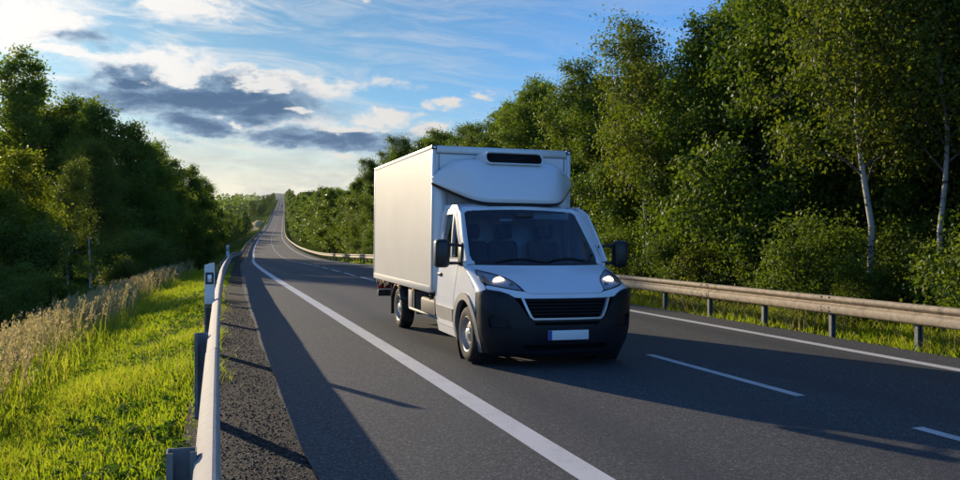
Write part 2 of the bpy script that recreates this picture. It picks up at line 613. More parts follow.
    principled('box_white', (0.435, 0.428, 0.405), 0.5, vary=0.03, scale=1.2, spec=0.3, dirt=((0.38, 0.365, 0.33), 0.55, 0.95, 2.0), bump=0.02, bscale=6)
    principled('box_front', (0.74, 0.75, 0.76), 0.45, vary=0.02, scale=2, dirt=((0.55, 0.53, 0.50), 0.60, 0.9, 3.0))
    principled('box_alu', (0.60, 0.60, 0.58), 0.42, metal=0.35, vary=0.06, scale=6)
    principled('trim_grey', (0.20, 0.195, 0.185), 0.6, vary=0.12, scale=9, bump=0.06, bscale=200)
    principled('bumper_dark', (0.0065, 0.009, 0.013), 0.48, vary=0.2, scale=7, spec=0.35, dirt=((0.020, 0.019, 0.018), 0.6, 0.9, 4.0), bump=0.05, bscale=260)
    principled('plastic_black', (0.012, 0.012, 0.013), 0.42, vary=0.15, scale=20)
    principled('grille_black', (0.008, 0.008, 0.010), 0.6, spec=0.2)
    principled('void_black', (0.004, 0.004, 0.005), 0.8, spec=0.1)
    principled('rubber', (0.022, 0.021, 0.020), 0.8, vary=0.25, scale=9, dirt=((0.095, 0.080, 0.060), 0.42, 0.75, 8.0), bump=0.2, bscale=90, spec=0.25)
    principled('wheel_silver', (0.42, 0.41, 0.38), 0.42, metal=0.55, vary=0.15, scale=10, dirt=((0.16, 0.13, 0.09), 0.5, 0.8, 9.0))
    principled('chassis_black', (0.016, 0.015, 0.014), 0.65, vary=0.3, scale=6, dirt=((0.07, 0.058, 0.042), 0.5, 0.8, 5.0))
    principled('chrome', (0.68, 0.68, 0.70), 0.16, metal=1.0)
    principled('lamp_silver', (0.80, 0.80, 0.80), 0.4, metal=0.0)
    principled('silver_trim', (0.55, 0.56, 0.58), 0.32, metal=0.5)
    principled('plate_white', (0.78, 0.78, 0.77), 0.4)
    principled('plate_blue', (0.015, 0.05, 0.32), 0.4)
    principled('seat_fabric', (0.028, 0.030, 0.036), 0.9, vary=0.3, scale=30)
    principled('cab_lining', (0.42, 0.43, 0.43), 0.85, vary=0.1, scale=8)
    principled('curtain', (0.70, 0.74, 0.80), 0.9)
    principled('dash_grey', (0.03, 0.03, 0.032), 0.7)
    principled('reflection_pale', (0.75, 0.75, 0.72), 0.7)  # pale colour standing in for a bright reflection in the windscreen
    principled('orange_lens', (0.95, 0.38, 0.06), 0.3, coat=0.2)
    principled('red_lens', (0.45, 0.01, 0.01), 0.2, coat=0.5)
    principled('bulb', (1, 0.9, 0.75), 0.3, emit=((1.0, 0.80, 0.54), 1.5))
    principled('car_blue', (0.06, 0.10, 0.20), 0.3, coat=0.8)
    principled('car_silver', (0.45, 0.46, 0.48), 0.3, metal=0.4, coat=0.6)
    principled('car_glass', (0.02, 0.025, 0.03), 0.08, coat=0.4)

    def glass(name, tint, base_gloss):
        m, t, out = material(name)
        tr = t.node('ShaderNodeBsdfTransparent')
        tr.inputs[0].default_value = (*tint, 1)
        gl = t.node('ShaderNodeBsdfGlossy')
        gl.inputs['Roughness'].default_value = 0.02
        gl.inputs['Color'].default_value = (0.95, 0.97, 1, 1)
        fr = t.node('ShaderNodeFresnel')
        fr.inputs[0].default_value = 1.5
        mx = t.node('ShaderNodeMixShader')
        t.put(mx.inputs[0], t.m('ADD', fr.outputs[0], base_gloss, clamp=True))
        t.l.new(tr.outputs[0], mx.inputs[1])
        t.l.new(gl.outputs[0], mx.inputs[2])
        t.l.new(mx.outputs[0], out.inputs[0])
    glass('glass_screen', (0.66, 0.80, 0.82), 0.03)
    glass('glass_side', (0.55, 0.64, 0.60), 0.04)
    glass('glass_lamp', (0.97, 0.97, 0.97), 0.0)


make_materials()
M = MATS

# ------------------------------------------------------------------ the lie of the land
K = 0.0103          # crossfall of the carriageway
CLINE, LLINE, RLINE = 5.738, 2.437, 8.805


def hermite(xs, ys):
    xs = np.array(xs, float)
    ys = np.array(ys, float)
    d = np.diff(ys) / np.diff(xs)
    mm = np.zeros_like(ys)
    mm[1:-1] = (d[1:] + d[:-1]) / 2
    mm[0], mm[-1] = d[0], d[-1]

    def f(x):
        x = np.asarray(x, float)
        i = np.clip(np.searchsorted(xs, x) - 1, 0, len(xs) - 2)
        hh = xs[i + 1] - xs[i]
        t = (x - xs[i]) / hh
        lo, hi = x < xs[0], x > xs[-1]
        t2 = np.clip(t, 0, 1)
        v = (ys[i] * (1 + 2 * t2) * (1 - t2) ** 2 + mm[i] * hh * t2 * (1 - t2) ** 2 + ys[i + 1] * t2 ** 2 * (3 - 2 * t2) + mm[i + 1] * hh * t2 ** 2 * (t2 - 1))
        v = np.where(lo, ys[0] + mm[0] * (x - xs[0]), v)
        return np.where(hi, ys[-1] + mm[-1] * (x - xs[-1]), v)
    return f


road_off = hermite([-60, 0, 30, 45, 60, 80, 100, 128, 159, 244, 379, 609, 869, 1189, 1500], [0, 0, 0, 0.25, 0.8, 1.75, 2.85, 4.3, 6.1, 12.0, 23.4, 43.8, 66.5, 94.5, 121.5])
road_z = hermite([-60, 0, 25, 45, 60, 80, 100, 130, 160, 244, 379, 609, 869, 1189, 1300, 1500, 2500, 4500], [0.1, 0, 0, -0.15, -0.42, -0.82, -1.1, -1.1, -0.85, 0.45, 4.3, 17.0, 31.0, 48.8, 54, 59, 80, 110])
rail_d = hermite([-60, 0, 8, 20, 39, 60, 90, 2000], [2.47, 2.47, 2.36, 2.07, 1.55, 1.40, 1.4, 1.4])       # left line to left rail
edge_d = hermite([-60, 0, 5.2, 19, 39, 60, 90, 2000], [1.82, 1.82, 1.77, 1.52, 1.05, 0.92, 0.9, 0.9])     # left line to asphalt edge


def hnoise(x, y):
    return (np.sin(x * 0.9 + 1.3 * np.sin(y * 0.37)) + np.sin(y * 0.71 + 0.8 * np.sin(x * 0.53 + 2)) + 0.5 * np.sin(x * 2.3 + y * 1.7)) / 2.5


def ground_z(X, Y):
    """height of the soil (the carriageway itself lies above it)"""
    X = np.asarray(X, float)
    Y = np.asarray(Y, float)
    o = road_off(Y)
    u = X - o
    zr = road_z(Y)
    left = LLINE - rail_d(Y)                       # rail in u
    dl = left - 0.12 - u                           # beyond the left rail
    zl = -0.05 - K * 0.5 - np.where(dl > 0, np.where(dl < 4.6, 0.29 * np.clip(dl - 0.25, 0, 9) , 0.29 * 4.35 + 0.02 * (dl - 4.6)), 0.0)
    zl = np.where(dl > 30, -0.05 - 0.29 * 4.35 - 0.02 * 25.4, zl)
    dr = u - 9.75
    zrr = -0.05 - K * 9.7 - 0.06 * np.clip(dr, 0, 2.0) + 0.08 * np.clip(dr - 2, 0, 6)
    mid = -0.06 - K * u
    w = np.where(dl > 0, zl, np.where(dr > 0, zrr, np.minimum(mid, -0.06 - K * u)))
    amp = np.clip(np.maximum(dl, dr - 0.3) - 0.3, 0, 2) / 2 * 0.10
    far = np.clip((np.maximum(dl, dr) - 60) / 200, 0, 1)
    big = 9.0 * (np.sin(X * 0.006 + 1.0) * np.sin(Y * 0.0043 + 0.6)) * far
    return zr + w + amp * hnoise(X, Y) + big


def build_ground():
    Ys = np.concatenate([np.arange(-14, 60, 0.6), np.arange(60, 160, 2), np.arange(160, 400, 5), np.arange(400, 1300, 15), np.array([1300, 1400, 1600, 2000, 2600, 3400, 4500, 6000, 9000])])
    us = np.concatenate([[-5000, -2500, -1200, -700, -420, -260, -160, -100, -65, -45, -30, -22, -16], np.arange(-12, -5, 0.6), np.arange(-5, 1.4, 0.22), [1.6, 3.0, 5.7, 8.5, 9.4], np.arange(9.72, 13, 0.3), np.arange(13, 24, 1.0),
                         [26, 30, 40, 60, 100, 160, 260, 420, 700, 1200, 2500, 5000]])
    V = []
    for y in Ys:
        yy = np.full(len(us), y)
        tap = np.where(us < 1.4, (2.47 - rail_d(yy)), 0.0) * np.clip((us + 30) / 20, 0, 1)
        X = us + road_off(np.minimum(yy, 1500)) + tap
        V.append(np.stack([X, yy, ground_z(X, np.minimum(yy, 12000))], -1))
    V = np.concatenate(V)
    n = len(us)
    i, j = np.meshgrid(np.arange(len(Ys) - 1), np.arange(n - 1), indexing='ij')
    F = np.stack([i * n + j, i * n + j + 1, (i + 1) * n + j + 1, (i + 1) * n + j], -1).reshape(-1, 4)
    o = from_arrays('ground', V, F, M['ground'], smooth=True)
    o['kind'] = 'structure'


def strip(name, ya, yb, ua, ub, dz, mat, parent=None, step=None, cols=2):
    """a sheet on the carriageway between lateral functions ua(Y), ub(Y)"""
    Ys = []
    y = ya
    while y < yb - 1e-6:
        Ys.append(y)
        y += step if step else (0.5 if y < 40 else 1.5 if y < 160 else 5 if y < 420 else 14)
    Ys.append(yb)
    Ys = np.array(Ys)
    a = ua(Ys) if callable(ua) else np.full(len(Ys), ua)
    b = ub(Ys) if callable(ub) else np.full(len(Ys), ub)
    o = road_off(Ys)
    z = road_z(Ys)
    V = np.zeros((len(Ys), cols, 3))
    for c in range(cols):
        u = a + (b - a) * c / (cols - 1)
        V[:, c] = np.stack([u + o, Ys, z - K * u + dz], -1)
    n = cols
    i, j = np.meshgrid(np.arange(len(Ys) - 1), np.arange(n - 1), indexing='ij')
    F = np.stack([i * n + j, i * n + j + 1, (i + 1) * n + j + 1, (i + 1) * n + j], -1).reshape(-1, 4)
    return from_arrays(name, V.reshape(-1, 3), F, mat, parent, smooth=True)


def ragged(fn, amp, seed):
    r = np.random.default_rng(seed)
    ph = r.uniform(0, 6.28, 5)

    def f(y):
        y = np.asarray(y, float)
        return fn(y) + amp * (np.sin(y * 3.1 + ph[0]) + np.sin(y * 7.3 + ph[1]) * 0.6 + np.sin(y * 1.3 + ph[2]) + 0.4 * np.sin(y * 13 + ph[3])) / 3
    return f


def build_road():
    edgeL = ragged(lambda y: LLINE - edge_d(y), 0.035, 1)
    edgeR = ragged(lambda y: 9.72 + 0 * y, 0.04, 2)
    road = strip('road', -12, 1330, edgeL, edgeR, 0.0, M['asphalt'], cols=8)
    # near part needs finer ragged edges
    road['kind'] = 'structure'
    g = strip('gravel_shoulder', -6, 420, lambda y: LLINE - rail_d(y) - 0.22, lambda y: LLINE - edge_d(y) + 0.12, -0.022, M['gravel_bed'], cols=6)
    g['kind'] = 'structure'
    g2 = strip('gravel_verge', -6, 420, 9.60, lambda y: 9.95 + 0 * y, -0.022, M['gravel_bed'], cols=3)
    g2['kind'] = 'structure'
    strip('edge_line', -8, 1300, LLINE - 0.115, LLINE + 0.115, 0.005, M['road_paint'], road)
    strip('edge_line', -8, 1300, RLINE - 0.10, RLINE + 0.10, 0.005, M['road_paint'], road)
    y = 7.05 - 4.5 * 3
    k = 0
    while y < 560:
        strip('centre_dash', y, y + 3.05, CLINE - 0.062, CLINE + 0.062, 0.005, M['road_paint'], road, step=1.0)
        y += 4.5
        k += 1
    strip('centre_line', y + 1.5, 1300, CLINE - 0.05, CLINE + 0.05, 0.005, M['road_paint'], road)


build_ground()
build_road()


def rail_x(y):
    return LLINE - rail_d(y) + road_off(y)


def build_guardrails():
    def beam(name, prof, ya, yb, xf, zf, mat, parent, step):
        n = max(2, int(math.ceil((yb - ya) / step)) + 1)
        Ys = np.linspace(ya, yb, n)
        prof = np.array(prof)
        x0 = xf(Ys)
        z0 = zf(Ys)
        # closed thin section: front then back, 4 mm thick
        t = np.gradient(prof, axis=0)
        t /= np.linalg.norm(t, axis=1)[:, None]
        nrm = np.stack([-t[:, 1], t[:, 0]], -1)
        sec = np.concatenate([prof, (prof + nrm * 0.006)[::-1]])
        m = len(sec)
        V = np.zeros((n, m, 3))
        V[:, :, 0] = x0[:, None] + sec[None, :, 0]
        V[:, :, 1] = Ys[:, None]
        V[:, :, 2] = z0[:, None] + sec[None, :, 1]
        i, j = np.meshgrid(np.arange(n - 1), np.arange(m), indexing='ij')
        j2 = (j + 1) % m
        F = np.stack([i * m + j, i * m + j2, (i + 1) * m + j2, (i + 1) * m + j], -1).reshape(-1, 4).tolist()
        h = m // 2
        for e in (0, n - 1):
            for q in range(h - 1):
                a, b, c, d = e * m + q, e * m + q + 1, e * m + m - 2 - q, e * m + m - 1 - q
                F.append((a, b, c, d) if e == 0 else (d, c, b, a))
        bm = bmesh.new()
        vs = [bm.verts.new(v) for v in V.reshape(-1, 3)]
        for f in F:
            bm.faces.new([vs[i] for i in f])
        bmesh.ops.recalc_face_normals(bm, faces=bm.faces)
        return bm_obj(name, bm, mat, parent, True, 32)

    def fine(prof, n=3):
        """round the corners of a section (Chaikin)"""
        P = [np.array(p, float) for p in prof]
        for _ in range(n):
            Q = [P[0]]
            for a, b in zip(P[:-1], P[1:]):
                Q += [a * 0.75 + b * 0.25, a * 0.25 + b * 0.75]
            Q.append(P[-1])
            P = Q
        return [tuple(p) for p in P]

    # ---- left rail, seen from above: x towards the road, z from the ground
    gl = tag(empty('guardrail', (0, 3.6, 0)), 'pale galvanised steel guardrail between the sunlit grass verge and dark gravel strip', 'guardrail')
    bx, by, bz = 0.0, 3.6, 0.0
    profL = fine([(-0.040, 0.660), (-0.040, 0.692), (0.022, 0.742), (0.036, 0.735), (0.050, 0.690), (0.050, 0.650), (-0.030, 0.610), (-0.030, 0.570), (0.047, 0.525), (0.047, 0.470), (0.015, 0.438), (-0.028, 0.440)], 1)
    zf = lambda y: road_z(y) - 0.02
    P0, SP = 3.58, 4.15
    seam0 = 2.62
    y = seam0 - 8.3
    k = 0
    while y < 120:
        s = 4.15 if y < 60 else 8.3
        xs = lambda yy, k=k: rail_x(yy) + (0.004 if k % 2 else 0.0) - 0.0
        beam('beam', profL, y - 0.14, y + s + 0.14 if k % 2 else y + s, xs, lambda yy, k=k: zf(yy) + (0.004 if k % 2 else 0), M['galvanised'], gl, 1.0)
        y += s
        k += 1
    while y < 640:
        beam('beam', profL, y, y + 40, rail_x, zf, M['galvanised'], gl, 6.0)
        y += 40

    def c_post(bm, x0, x1, yc, d, z0, z1, t=0.006):
        # C section, open towards the traveller
        add_box(bm, (x0, yc + d / 2 - t, z0), (x1, yc + d / 2, z1))
        add_box(bm, (x0, yc - d / 2, z0), (x0 + t, yc + d / 2 - t - 0.0005, z1))
        add_box(bm, (x1 - t, yc - d / 2, z0), (x1, yc + d / 2 - t - 0.0005, z1))
        add_box(bm, (x0 + t + 0.0005, yc - d / 2, z0), (x0 + 0.026, yc - d / 2 + t, z1))
        add_box(bm, (x1 - 0.026, yc - d / 2, z0), (x1 - t - 0.0005, yc - d / 2 + t, z1))

    y = P0 - SP
    while y < 330:
        bm = bmesh.new()
        x = float(rail_x(y))
        z = float(zf(np.array(y)))
        c_post(bm, x - 0.152, x - 0.036, y, 0.085, z - 0.6, z + 0.735)
        bm_obj('post', bm, M['post_steel'], gl)
        if y < 20:
            for zz in (0.50, 0.63):
                lathe('bolt', [(0, 0.0), (0.014, 0.0), (0.014, 0.014), (0, 0.016)], M['bolt_steel'], gl, seg=8).location = (x - 0.02, y, z + zz + 0.01)
        y += SP if y < 60 else SP * 2
    for o in gl.children:
        o.location = Vector(o.location) - Vector((bx, by, bz))

    # ---- right rail: weathered, tan
    gr = tag(empty('guardrail', (9.85, 9.65, -0.12)), 'weathered tan steel guardrail on short posts in front of the dense roadside wood', 'guardrail')
    b0 = Vector((9.85, 9.65, -0.12))
    profR = fine([(0.075, 0.64), (0.070, 0.672), (0.0, 0.660), (-0.012, 0.620), (0.0, 0.585), (0.062, 0.560), (0.062, 0.530), (-0.004, 0.510), (-0.016, 0.480), (-0.016, 0.430), (0.0, 0.385), (0.045, 0.368)], 2)
    xr = lambda y: 9.80 + road_off(y)
    zr = lambda y: road_z(y) - 0.11
    y = 7.9 - 3.54 * 5
    k = 0
    while y < 130:
        s = 3.54 if y < 60 else 7.08
        beam('beam', profR, y - (0.15 if k % 2 else 0), y + s + (0.15 if k % 2 else 0), lambda yy, k=k: xr(yy) - (0.005 if k % 2 else 0), lambda yy, k=k: zr(yy) + (0.003 if k % 2 else 0), M['galvanised_weathered'], gr, 1.2)
        if -2 < y < 40:
            for dy in (-0.09, 0.09):
                for xx, zz in ((-0.018, 0.655), (-0.022, 0.475), (-0.022, 0.425)):
                    lathe('bolt', [(0.0, 0.0), (0.0, 0.014), (0.02, 0.016)], M['bolt_steel'], gr, seg=8).location = (float(xr(np.array(y))) + xx - 0.004, y + dy, float(zr(np.array(y))) + zz - (0.012 if zz > 0.6 else 0))
        y += s
        k += 1
    while y < 900:
        beam('beam', profR, y, y + 45, xr, zr, M['galvanised_weathered'], gr, 6.0)
        y += 45
    y = 9.65 - 1.77 * 9
    while y < 260:
        bm = bmesh.new()
        x = float(xr(np.array(y)))
        z = float(zr(np.array(y)))
        c_post(bm, x + 0.075, x + 0.175, y, 0.06, z - 0.6, z + 0.64)
        bm_obj('post', bm, M['post_steel'], gr)
        y += 1.77 if y < 60 else 3.54
    for o in gr.children:
        o.location = Vector(o.location) - b0

    # ---- delineators clamped to the left rail's posts
    def delineator(y, label):
        x = float(rail_x(np.array(y))) - 0.085
        z = float(road_z(np.array(y))) - 0.02
        t = tag(empty('delineator_post', (x, y - 0.075, z)), label, 'delineator', None)
        bm = bmesh.new()
        # hollow triangular-backed plastic blade
        pts = [(-0.062, -0.012), (0.062, -0.012), (0.066, 0.0), (0.03, 0.035), (-0.03, 0.035), (-0.066, 0.0)]
        vs0 = [bm.verts.new((a, b, 0.66)) for a, b in pts]
        vs1 = [bm.verts.new((a, b, 1.20 + 0.018 * (a / 0.066))) for a, b in pts]
        bm.faces.new(vs0)
        bm.faces.new(vs1)
        for i in range(6):
            bm.faces.new((vs0[i], vs0[(i + 1) % 6], vs1[(i + 1) % 6], vs1[i]))
        bmesh.ops.recalc_face_normals(bm, faces=bm.faces)
        bmesh.ops.bevel(bm, geom=bm.edges[:], offset=0.004, segments=2, affect='EDGES')
        body = bm_obj('body', bm, M['delineator_white'], t, True, 40)
        # black frame band with the white reflector in its middle
        bm = bmesh.new()
        for lo, hi in (((-0.052, -0.0165, 0.925), (0.052, -0.0125, 0.955)), ((-0.052, -0.0165, 1.055), (0.052, -0.0125, 1.085)), ((-0.052, -0.0165, 0.955), (-0.026, -0.0125, 1.055)), ((0.026, -0.0165, 0.955), (0.052, -0.0125, 1.055))):
            add_box(bm, lo, hi)
        bm_obj('black_band', bm, M['delineator_black'], t)
        box('reflector', (-0.0255, -0.0175, 0.957), (0.0255, -0.0125, 1.053), M['reflector'], t, 0.002)
        box('clamp', (-0.05, 0.034, 0.60), (0.05, 0.05, 0.72), M['post_steel'], t, 0.003)
        return t
    delineator(P0 + 2 * SP, 'white plastic delineator blade with black framed reflector on the pale guardrail')
    delineator(P0 + 9 * SP, 'small distant delineator blade on the pale guardrail where it bends away')


build_guardrails()


# ------------------------------------------------------------------ the delivery truck
def build_truck():
    T = empty('delivery_truck', (4.1224, 10.1319, -K * 4.1224 + 0.005), (0, K, -0.0059))
    tag(T, 'white refrigerated box truck with dark bumper and lit headlights driving on the road', 'truck')
    # shared frame: x right, y towards the tail (front axle at 0), z up
    zc = [0.10, 0.20, 0.32, 0.50, 0.70, 0.84, 0.90, 0.95, 1.00, 1.07, 1.14, 1.205, 1.235, 1.98, 2.02]
    yc = [-0.76, -0.86, -0.915, -0.94, -0.935, -0.915, -0.895, -0.84, -0.735, -0.56, -0.385, -0.21, -0.15, 0.70, 0.745]
    cz = [0.10, 0.85, 1.0, 1.2, 1.24, 2.0]
    cc = [0.50, 0.49, 0.44, 0.35, 0.33, 0.14]

    def W(z):
        return float(np.interp(z, [0.1, 0.25, 0.45, 0.75, 1.0, 1.25, 1.60, 1.95, 2.04, 2.12], [0.90, 0.965, 1.005, 1.02, 1.012, 0.995, 0.970, 0.925, 0.885, 0.80]))

    def Fy(x, z):
        u = min(1.0, abs(x) / W(z))
        n = 2.5
        s = 1 - (1 - u ** n) ** (1 / n)
        if z > 1.22:
            s = u * u
        elif z > 1.1:
            f = (z - 1.1) / 0.12
            s = s * (1 - f) + u * u * f
        return float(np.interp(z, zc, yc)) + float(np.interp(z, cz, cc)) * s

    def front(dy=0.0):
        return lambda x, z: (x, Fy(x, z) + dy, z)

    def flank(side, dx=0.0):
        def f(y, z):
            w = W(z)
            # the body tucks in a little towards the nose
            t = max(0.0, (-0.30 - y)) / 0.25
            return (side * (w - 0.035 * t * t + dx), y, z)
        return f
    XC = lin(-0.9, 0.9, 15) + [s * v for s in (-1, 1) for v in (0.94, 0.965, 0.985, 0.998, 1.008)]
    ZB = [0.16, 0.2, 0.26, 0.32, 0.4, 0.5, 0.6, 0.7, 0.78, 0.84, 0.9, 0.95, 1.0, 1.04, 1.08, 1.12, 1.16, 1.2, 1.22]
    white, dark = M['paint_white'], M['bumper_dark']

    def wz(z, f=1.0):
        return W(z) * f

    # --- bumper: dark shell with openings for the grille and the lower intake
    ol = []
    for z in lin(0.17, 0.90, 10):
        ol.append((wz(z) - 0.001, z))
    hb = [(0.93, 0.950), (0.80, 0.931), (0.71, 0.899), (0.655, 0.858), (0.600, 0.790), (0.548, 0.71), (0.500, 0.635), (0.45, 0.597)]
    ol += hb + [(-a, b) for a, b in hb[::-1]]
    for z in lin(0.90, 0.17, 10):
        ol.append((-wz(z) + 0.001, z))
    ol += [(x, 0.17) for x in lin(-0.85, 0.85, 12)]
    intake = [(-0.50, 0.235), (0.50, 0.235), (0.54, 0.30), (-0.54, 0.30)]
    slot = [(-0.40, 0.535), (0.40, 0.535), (0.43, 0.575), (-0.43, 0.575)]
    fogs = [[(s * 0.70, 0.50), (s * 0.92, 0.50), (s * 0.94, 0.60), (s * 0.90, 0.655), (s * 0.73, 0.60)] for s in (-1, 1)]
    bumper = panel('bumper', ol, front(), dark, T, holes=[intake, slot] + fogs, ca=XC, cb=ZB, thick=0.03)
    panel('intake', [(-0.52, 0.225), (0.52, 0.225), (0.56, 0.31), (-0.56, 0.31)], front(0.05), M['void_black'], bumper, ca=lin(-0.5, 0.5, 7))
    panel('upper_slot', [(-0.43, 0.525), (0.43, 0.525), (0.45, 0.585), (-0.45, 0.585)], front(0.045), M['void_black'], bumper, ca=lin(-0.4, 0.4, 6))
    for s in (-1, 1):
        panel('fog_recess', [(s * 0.68, 0.48), (s * 0.94, 0.48), (s * 0.955, 0.62), (s * 0.91, 0.68), (s * 0.71, 0.63)], front(0.05), dark, bumper, ca=[s * 0.8, s * 0.88])
    # lower lip
    panel('bumper_lip', [(-0.86, 0.145), (0.86, 0.145), (0.90, 0.205), (-0.90, 0.205)], front(-0.012), dark, bumper, ca=XC, thick=0.02)
    # number plate, no characters can be made out
    ypl = Fy(0, 0.42) - 0.006
    box('number_plate', (-0.262, ypl - 0.012, 0.36), (0.262, ypl - 0.002, 0.475), M['plate_white'], bumper, 0.003)
    box('plate_band', (-0.262, ypl - 0.0142, 0.362), (-0.215, ypl - 0.0122, 0.473), M['plate_blue'], bumper)
    # --- grille: dark bars in a silver surround
    gout = [(-0.545, 0.855), (-0.50, 0.735), (-0.455, 0.645), (-0.43, 0.622), (0.43, 0.622), (0.455, 0.645), (0.50, 0.735), (0.545, 0.855)]
    gbig = [(-0.580, 0.862), (-0.528, 0.735), (-0.482, 0.638), (-0.44, 0.602), (0.44, 0.602), (0.482, 0.638), (0.528, 0.735), (0.580, 0.862)]
    GX = lin(-0.5, 0.5, 11)
    grille = panel('grille', [(a * 1.04, b + (0.01 if b > 0.7 else -0.01)) for a, b in gout], front(0.07), M['void_black'], T, ca=GX, cb=[0.7, 0.78])
    panel('grille_surround', gbig, front(-0.006), M['silver_trim'], grille, holes=[gout], ca=GX, cb=[0.64, 0.7, 0.76, 0.8], thick=0.035)
    for z in (0.665, 0.705, 0.745, 0.785, 0.825):
        hw = float(np.interp(z, [0.622, 0.735, 0.855], [0.43, 0.50, 0.545]))
        panel('grille_bar', [(-hw, z - 0.008), (hw, z - 0.008), (hw, z + 0.008), (-hw, z + 0.008)], front(0.036), M['grille_black'], grille, ca=GX, thick=0.02)
    # --- white nose strip over the grille, joining the two lamps
    nh = [(0.60, 0.862), (0.655, 0.868), (0.712, 0.907), (0.80, 0.938), (0.925, 0.957), (0.925, 0.99), (0.89, 0.994), (0.777, 0.972), (0.625, 0.945), (0.53, 0.931), (0.46, 0.912), (0.40, 0.905)]
    ns = nh + [(-a, b) for a, b in nh[::-1]]
    panel('nose_panel', ns, front(), white, T, ca=XC, cb=[0.88, 0.9, 0.92, 0.94, 0.96, 0.98], thick=0.025)
    box('badge', (-0.085, Fy(0, 0.885) - 0.004, 0.868), (0.085, Fy(0, 0.885) + 0.01, 0.9), M['paint_white'], T, 0.006)
    # --- bonnet
    hh = [(0.40, 0.914), (0.468, 0.919), (0.520, 0.945), (0.543, 0.994), (0.578, 1.047), (0.639, 1.091), (0.77, 1.139), (0.900, 1.173), (0.930, 1.215), (0.80, 1.228)]
    hd = hh + [(x, 1.228) for x in lin(0.6, -0.6, 7)] + [(-a, b) for a, b in hh[::-1]] + [(x, 0.914) for x in lin(-0.3, 0.3, 7)]
    panel('bonnet', hd, front(), white, T, ca=XC, cb=ZB + [1.02, 1.06, 1.1, 1.14, 1.18], thick=0.025)
    # --- head lamps, lit
    for s in (-1, 1):
        hl = [(0.526, 0.939), (0.550, 0.990), (0.585, 1.040), (0.645, 1.083), (0.775, 1.130), (0.905, 1.164), (0.934, 1.110), (0.938, 1.056), (0.900, 1.004), (0.777, 0.980), (0.625, 0.953)]
        hs = [(s * a, b) for a, b in hl]
        lamp = panel('headlight', hs, front(0.045), M['lamp_silver'], T, ca=[s * v for v in (0.6, 0.66, 0.72, 0.78, 0.84, 0.9, 0.94, 0.97, 0.985)], cb=[0.95, 1.0, 1.05, 1.1, 1.14])
        panel('lens', hs, front(0.004), M['glass_lamp'], lamp, ca=[s * v for v in (0.6, 0.66, 0.72, 0.78, 0.84, 0.9, 0.94, 0.97, 0.985)], cb=[0.95, 1.0, 1.05, 1.1, 1.14])
        ring = [(hs[k][0] + (hs[(k + 1) % len(hs)][0] - hs[k][0]) * f, hs[k][1] + (hs[(k + 1) % len(hs)][1] - hs[k][1]) * f) for k in range(len(hs)) for f in (0.0, 0.5)]
        tube('lamp_rim', [(a, Fy(a, b) + 0.004, b) for a, b in ring + ring[:1]], 0.0065, M['plastic_black'], lamp, 6)
        for xx, zz, r, mt in ((0.735, 1.047, 0.056, 'lamp_silver'), (0.630, 0.998, 0.032, 'lamp_silver')):
            c = lathe('reflector_bowl', [(0.0, r), (0.015, r * 0.93), (0.04, r * 0.7), (0.055, r * 0.3), (0.06, 0.0)], M[mt], lamp, seg=20, axis='Y')
            c.location = (s * xx, Fy(xx, zz) + 0.012, zz)
        b = lathe('bulb', [(-0.018, 0.0), (-0.016, 0.03), (-0.006, 0.050), (0.004, 0.054), (0.01, 0.0)], M['bulb'], lamp, seg=20, axis='Y')
        b.location = (s * 0.735, Fy(0.735, 1.047) + 0.026, 1.047)
        b.scale = (1.45, 0.8, 0.90)
        panel('indicator', [(s * 0.845, 1.010), (s * 0.895, 1.022), (s * 0.905, 1.110), (s * 0.865, 1.105)], front(0.024), M['orange_lens'], lamp, ca=[s * 0.91])
        panel('reflector_plate', [(s * 0.60, 0.965), (s * 0.77, 0.992), (s * 0.825, 1.01), (s * 0.85, 1.11), (s * 0.77, 1.115), (s * 0.65, 1.07), (s * 0.60, 1.03)], front(0.036), M['lamp_silver'], lamp, ca=[s * v for v in (0.66, 0.72, 0.78, 0.84)], cb=[1.0, 1.05])
    for s in (-1, 1):
        wc = [(0.935, 0.957), (0.932, 0.998), (0.947, 1.052), (0.943, 1.112), (0.914, 1.171), (0.936, 1.213), (0.992, 1.20), (1.001, 1.15), (1.010, 1.0), (1.014, 0.93), (1.014, 0.906)]
        panel('wing_corner', [(s * a, b) for a, b in wc], front(), white, T, ca=[s * v for v in (0.94, 0.965, 0.985, 0.998, 1.008)], cb=[0.93, 0.98, 1.05, 1.1, 1.15, 1.18], thick=0.02)
    # --- windscreen and its frame
    def scr(x, z):
        return (x, Fy(x, z), z)
    gx = lambda z: float(np.interp(z, [1.235, 1.3, 1.95], [0.88, 0.89, 0.80]))
    so = [(x, 1.245 + 0.03 * (x / 0.87) ** 2) for x in lin(-0.87, 0.87, 13)] + [(gx(z), z) for z in lin(1.34, 1.90, 6)] + [(x, 1.955 - 0.025 * (x / 0.76) ** 2) for x in lin(0.76, -0.76, 11)] + [(-gx(z), z) for z in lin(1.90, 1.34, 6)]
    SX = lin(-0.84, 0.84, 13)
    SZ = lin(1.28, 1.95, 9)
    ws = panel('windscreen', so, scr, M['glass_screen'], T, ca=SX, cb=SZ)
    # black ceramic border
    sin_ = [(a * 0.962, 1.60 + (b - 1.60) * (0.945 if b > 1.6 else 0.86)) for a, b in so]
    panel('screen_border', [(a * 1.004, 1.60 + (b - 1.6) * 1.004) for a, b in so], lambda x, z: (x, Fy(x, z) + 0.004, z), M['plastic_black'], ws, holes=[sin_], ca=SX, cb=SZ)
    # A pillars with roof header
    po = [(-W(z) * 0.995, z) for z in lin(1.19, 1.93, 9)] + [(x, 1.985) for x in lin(-0.80, 0.80, 9)] + [(W(z) * 0.995, z) for z in lin(1.93, 1.19, 9)]
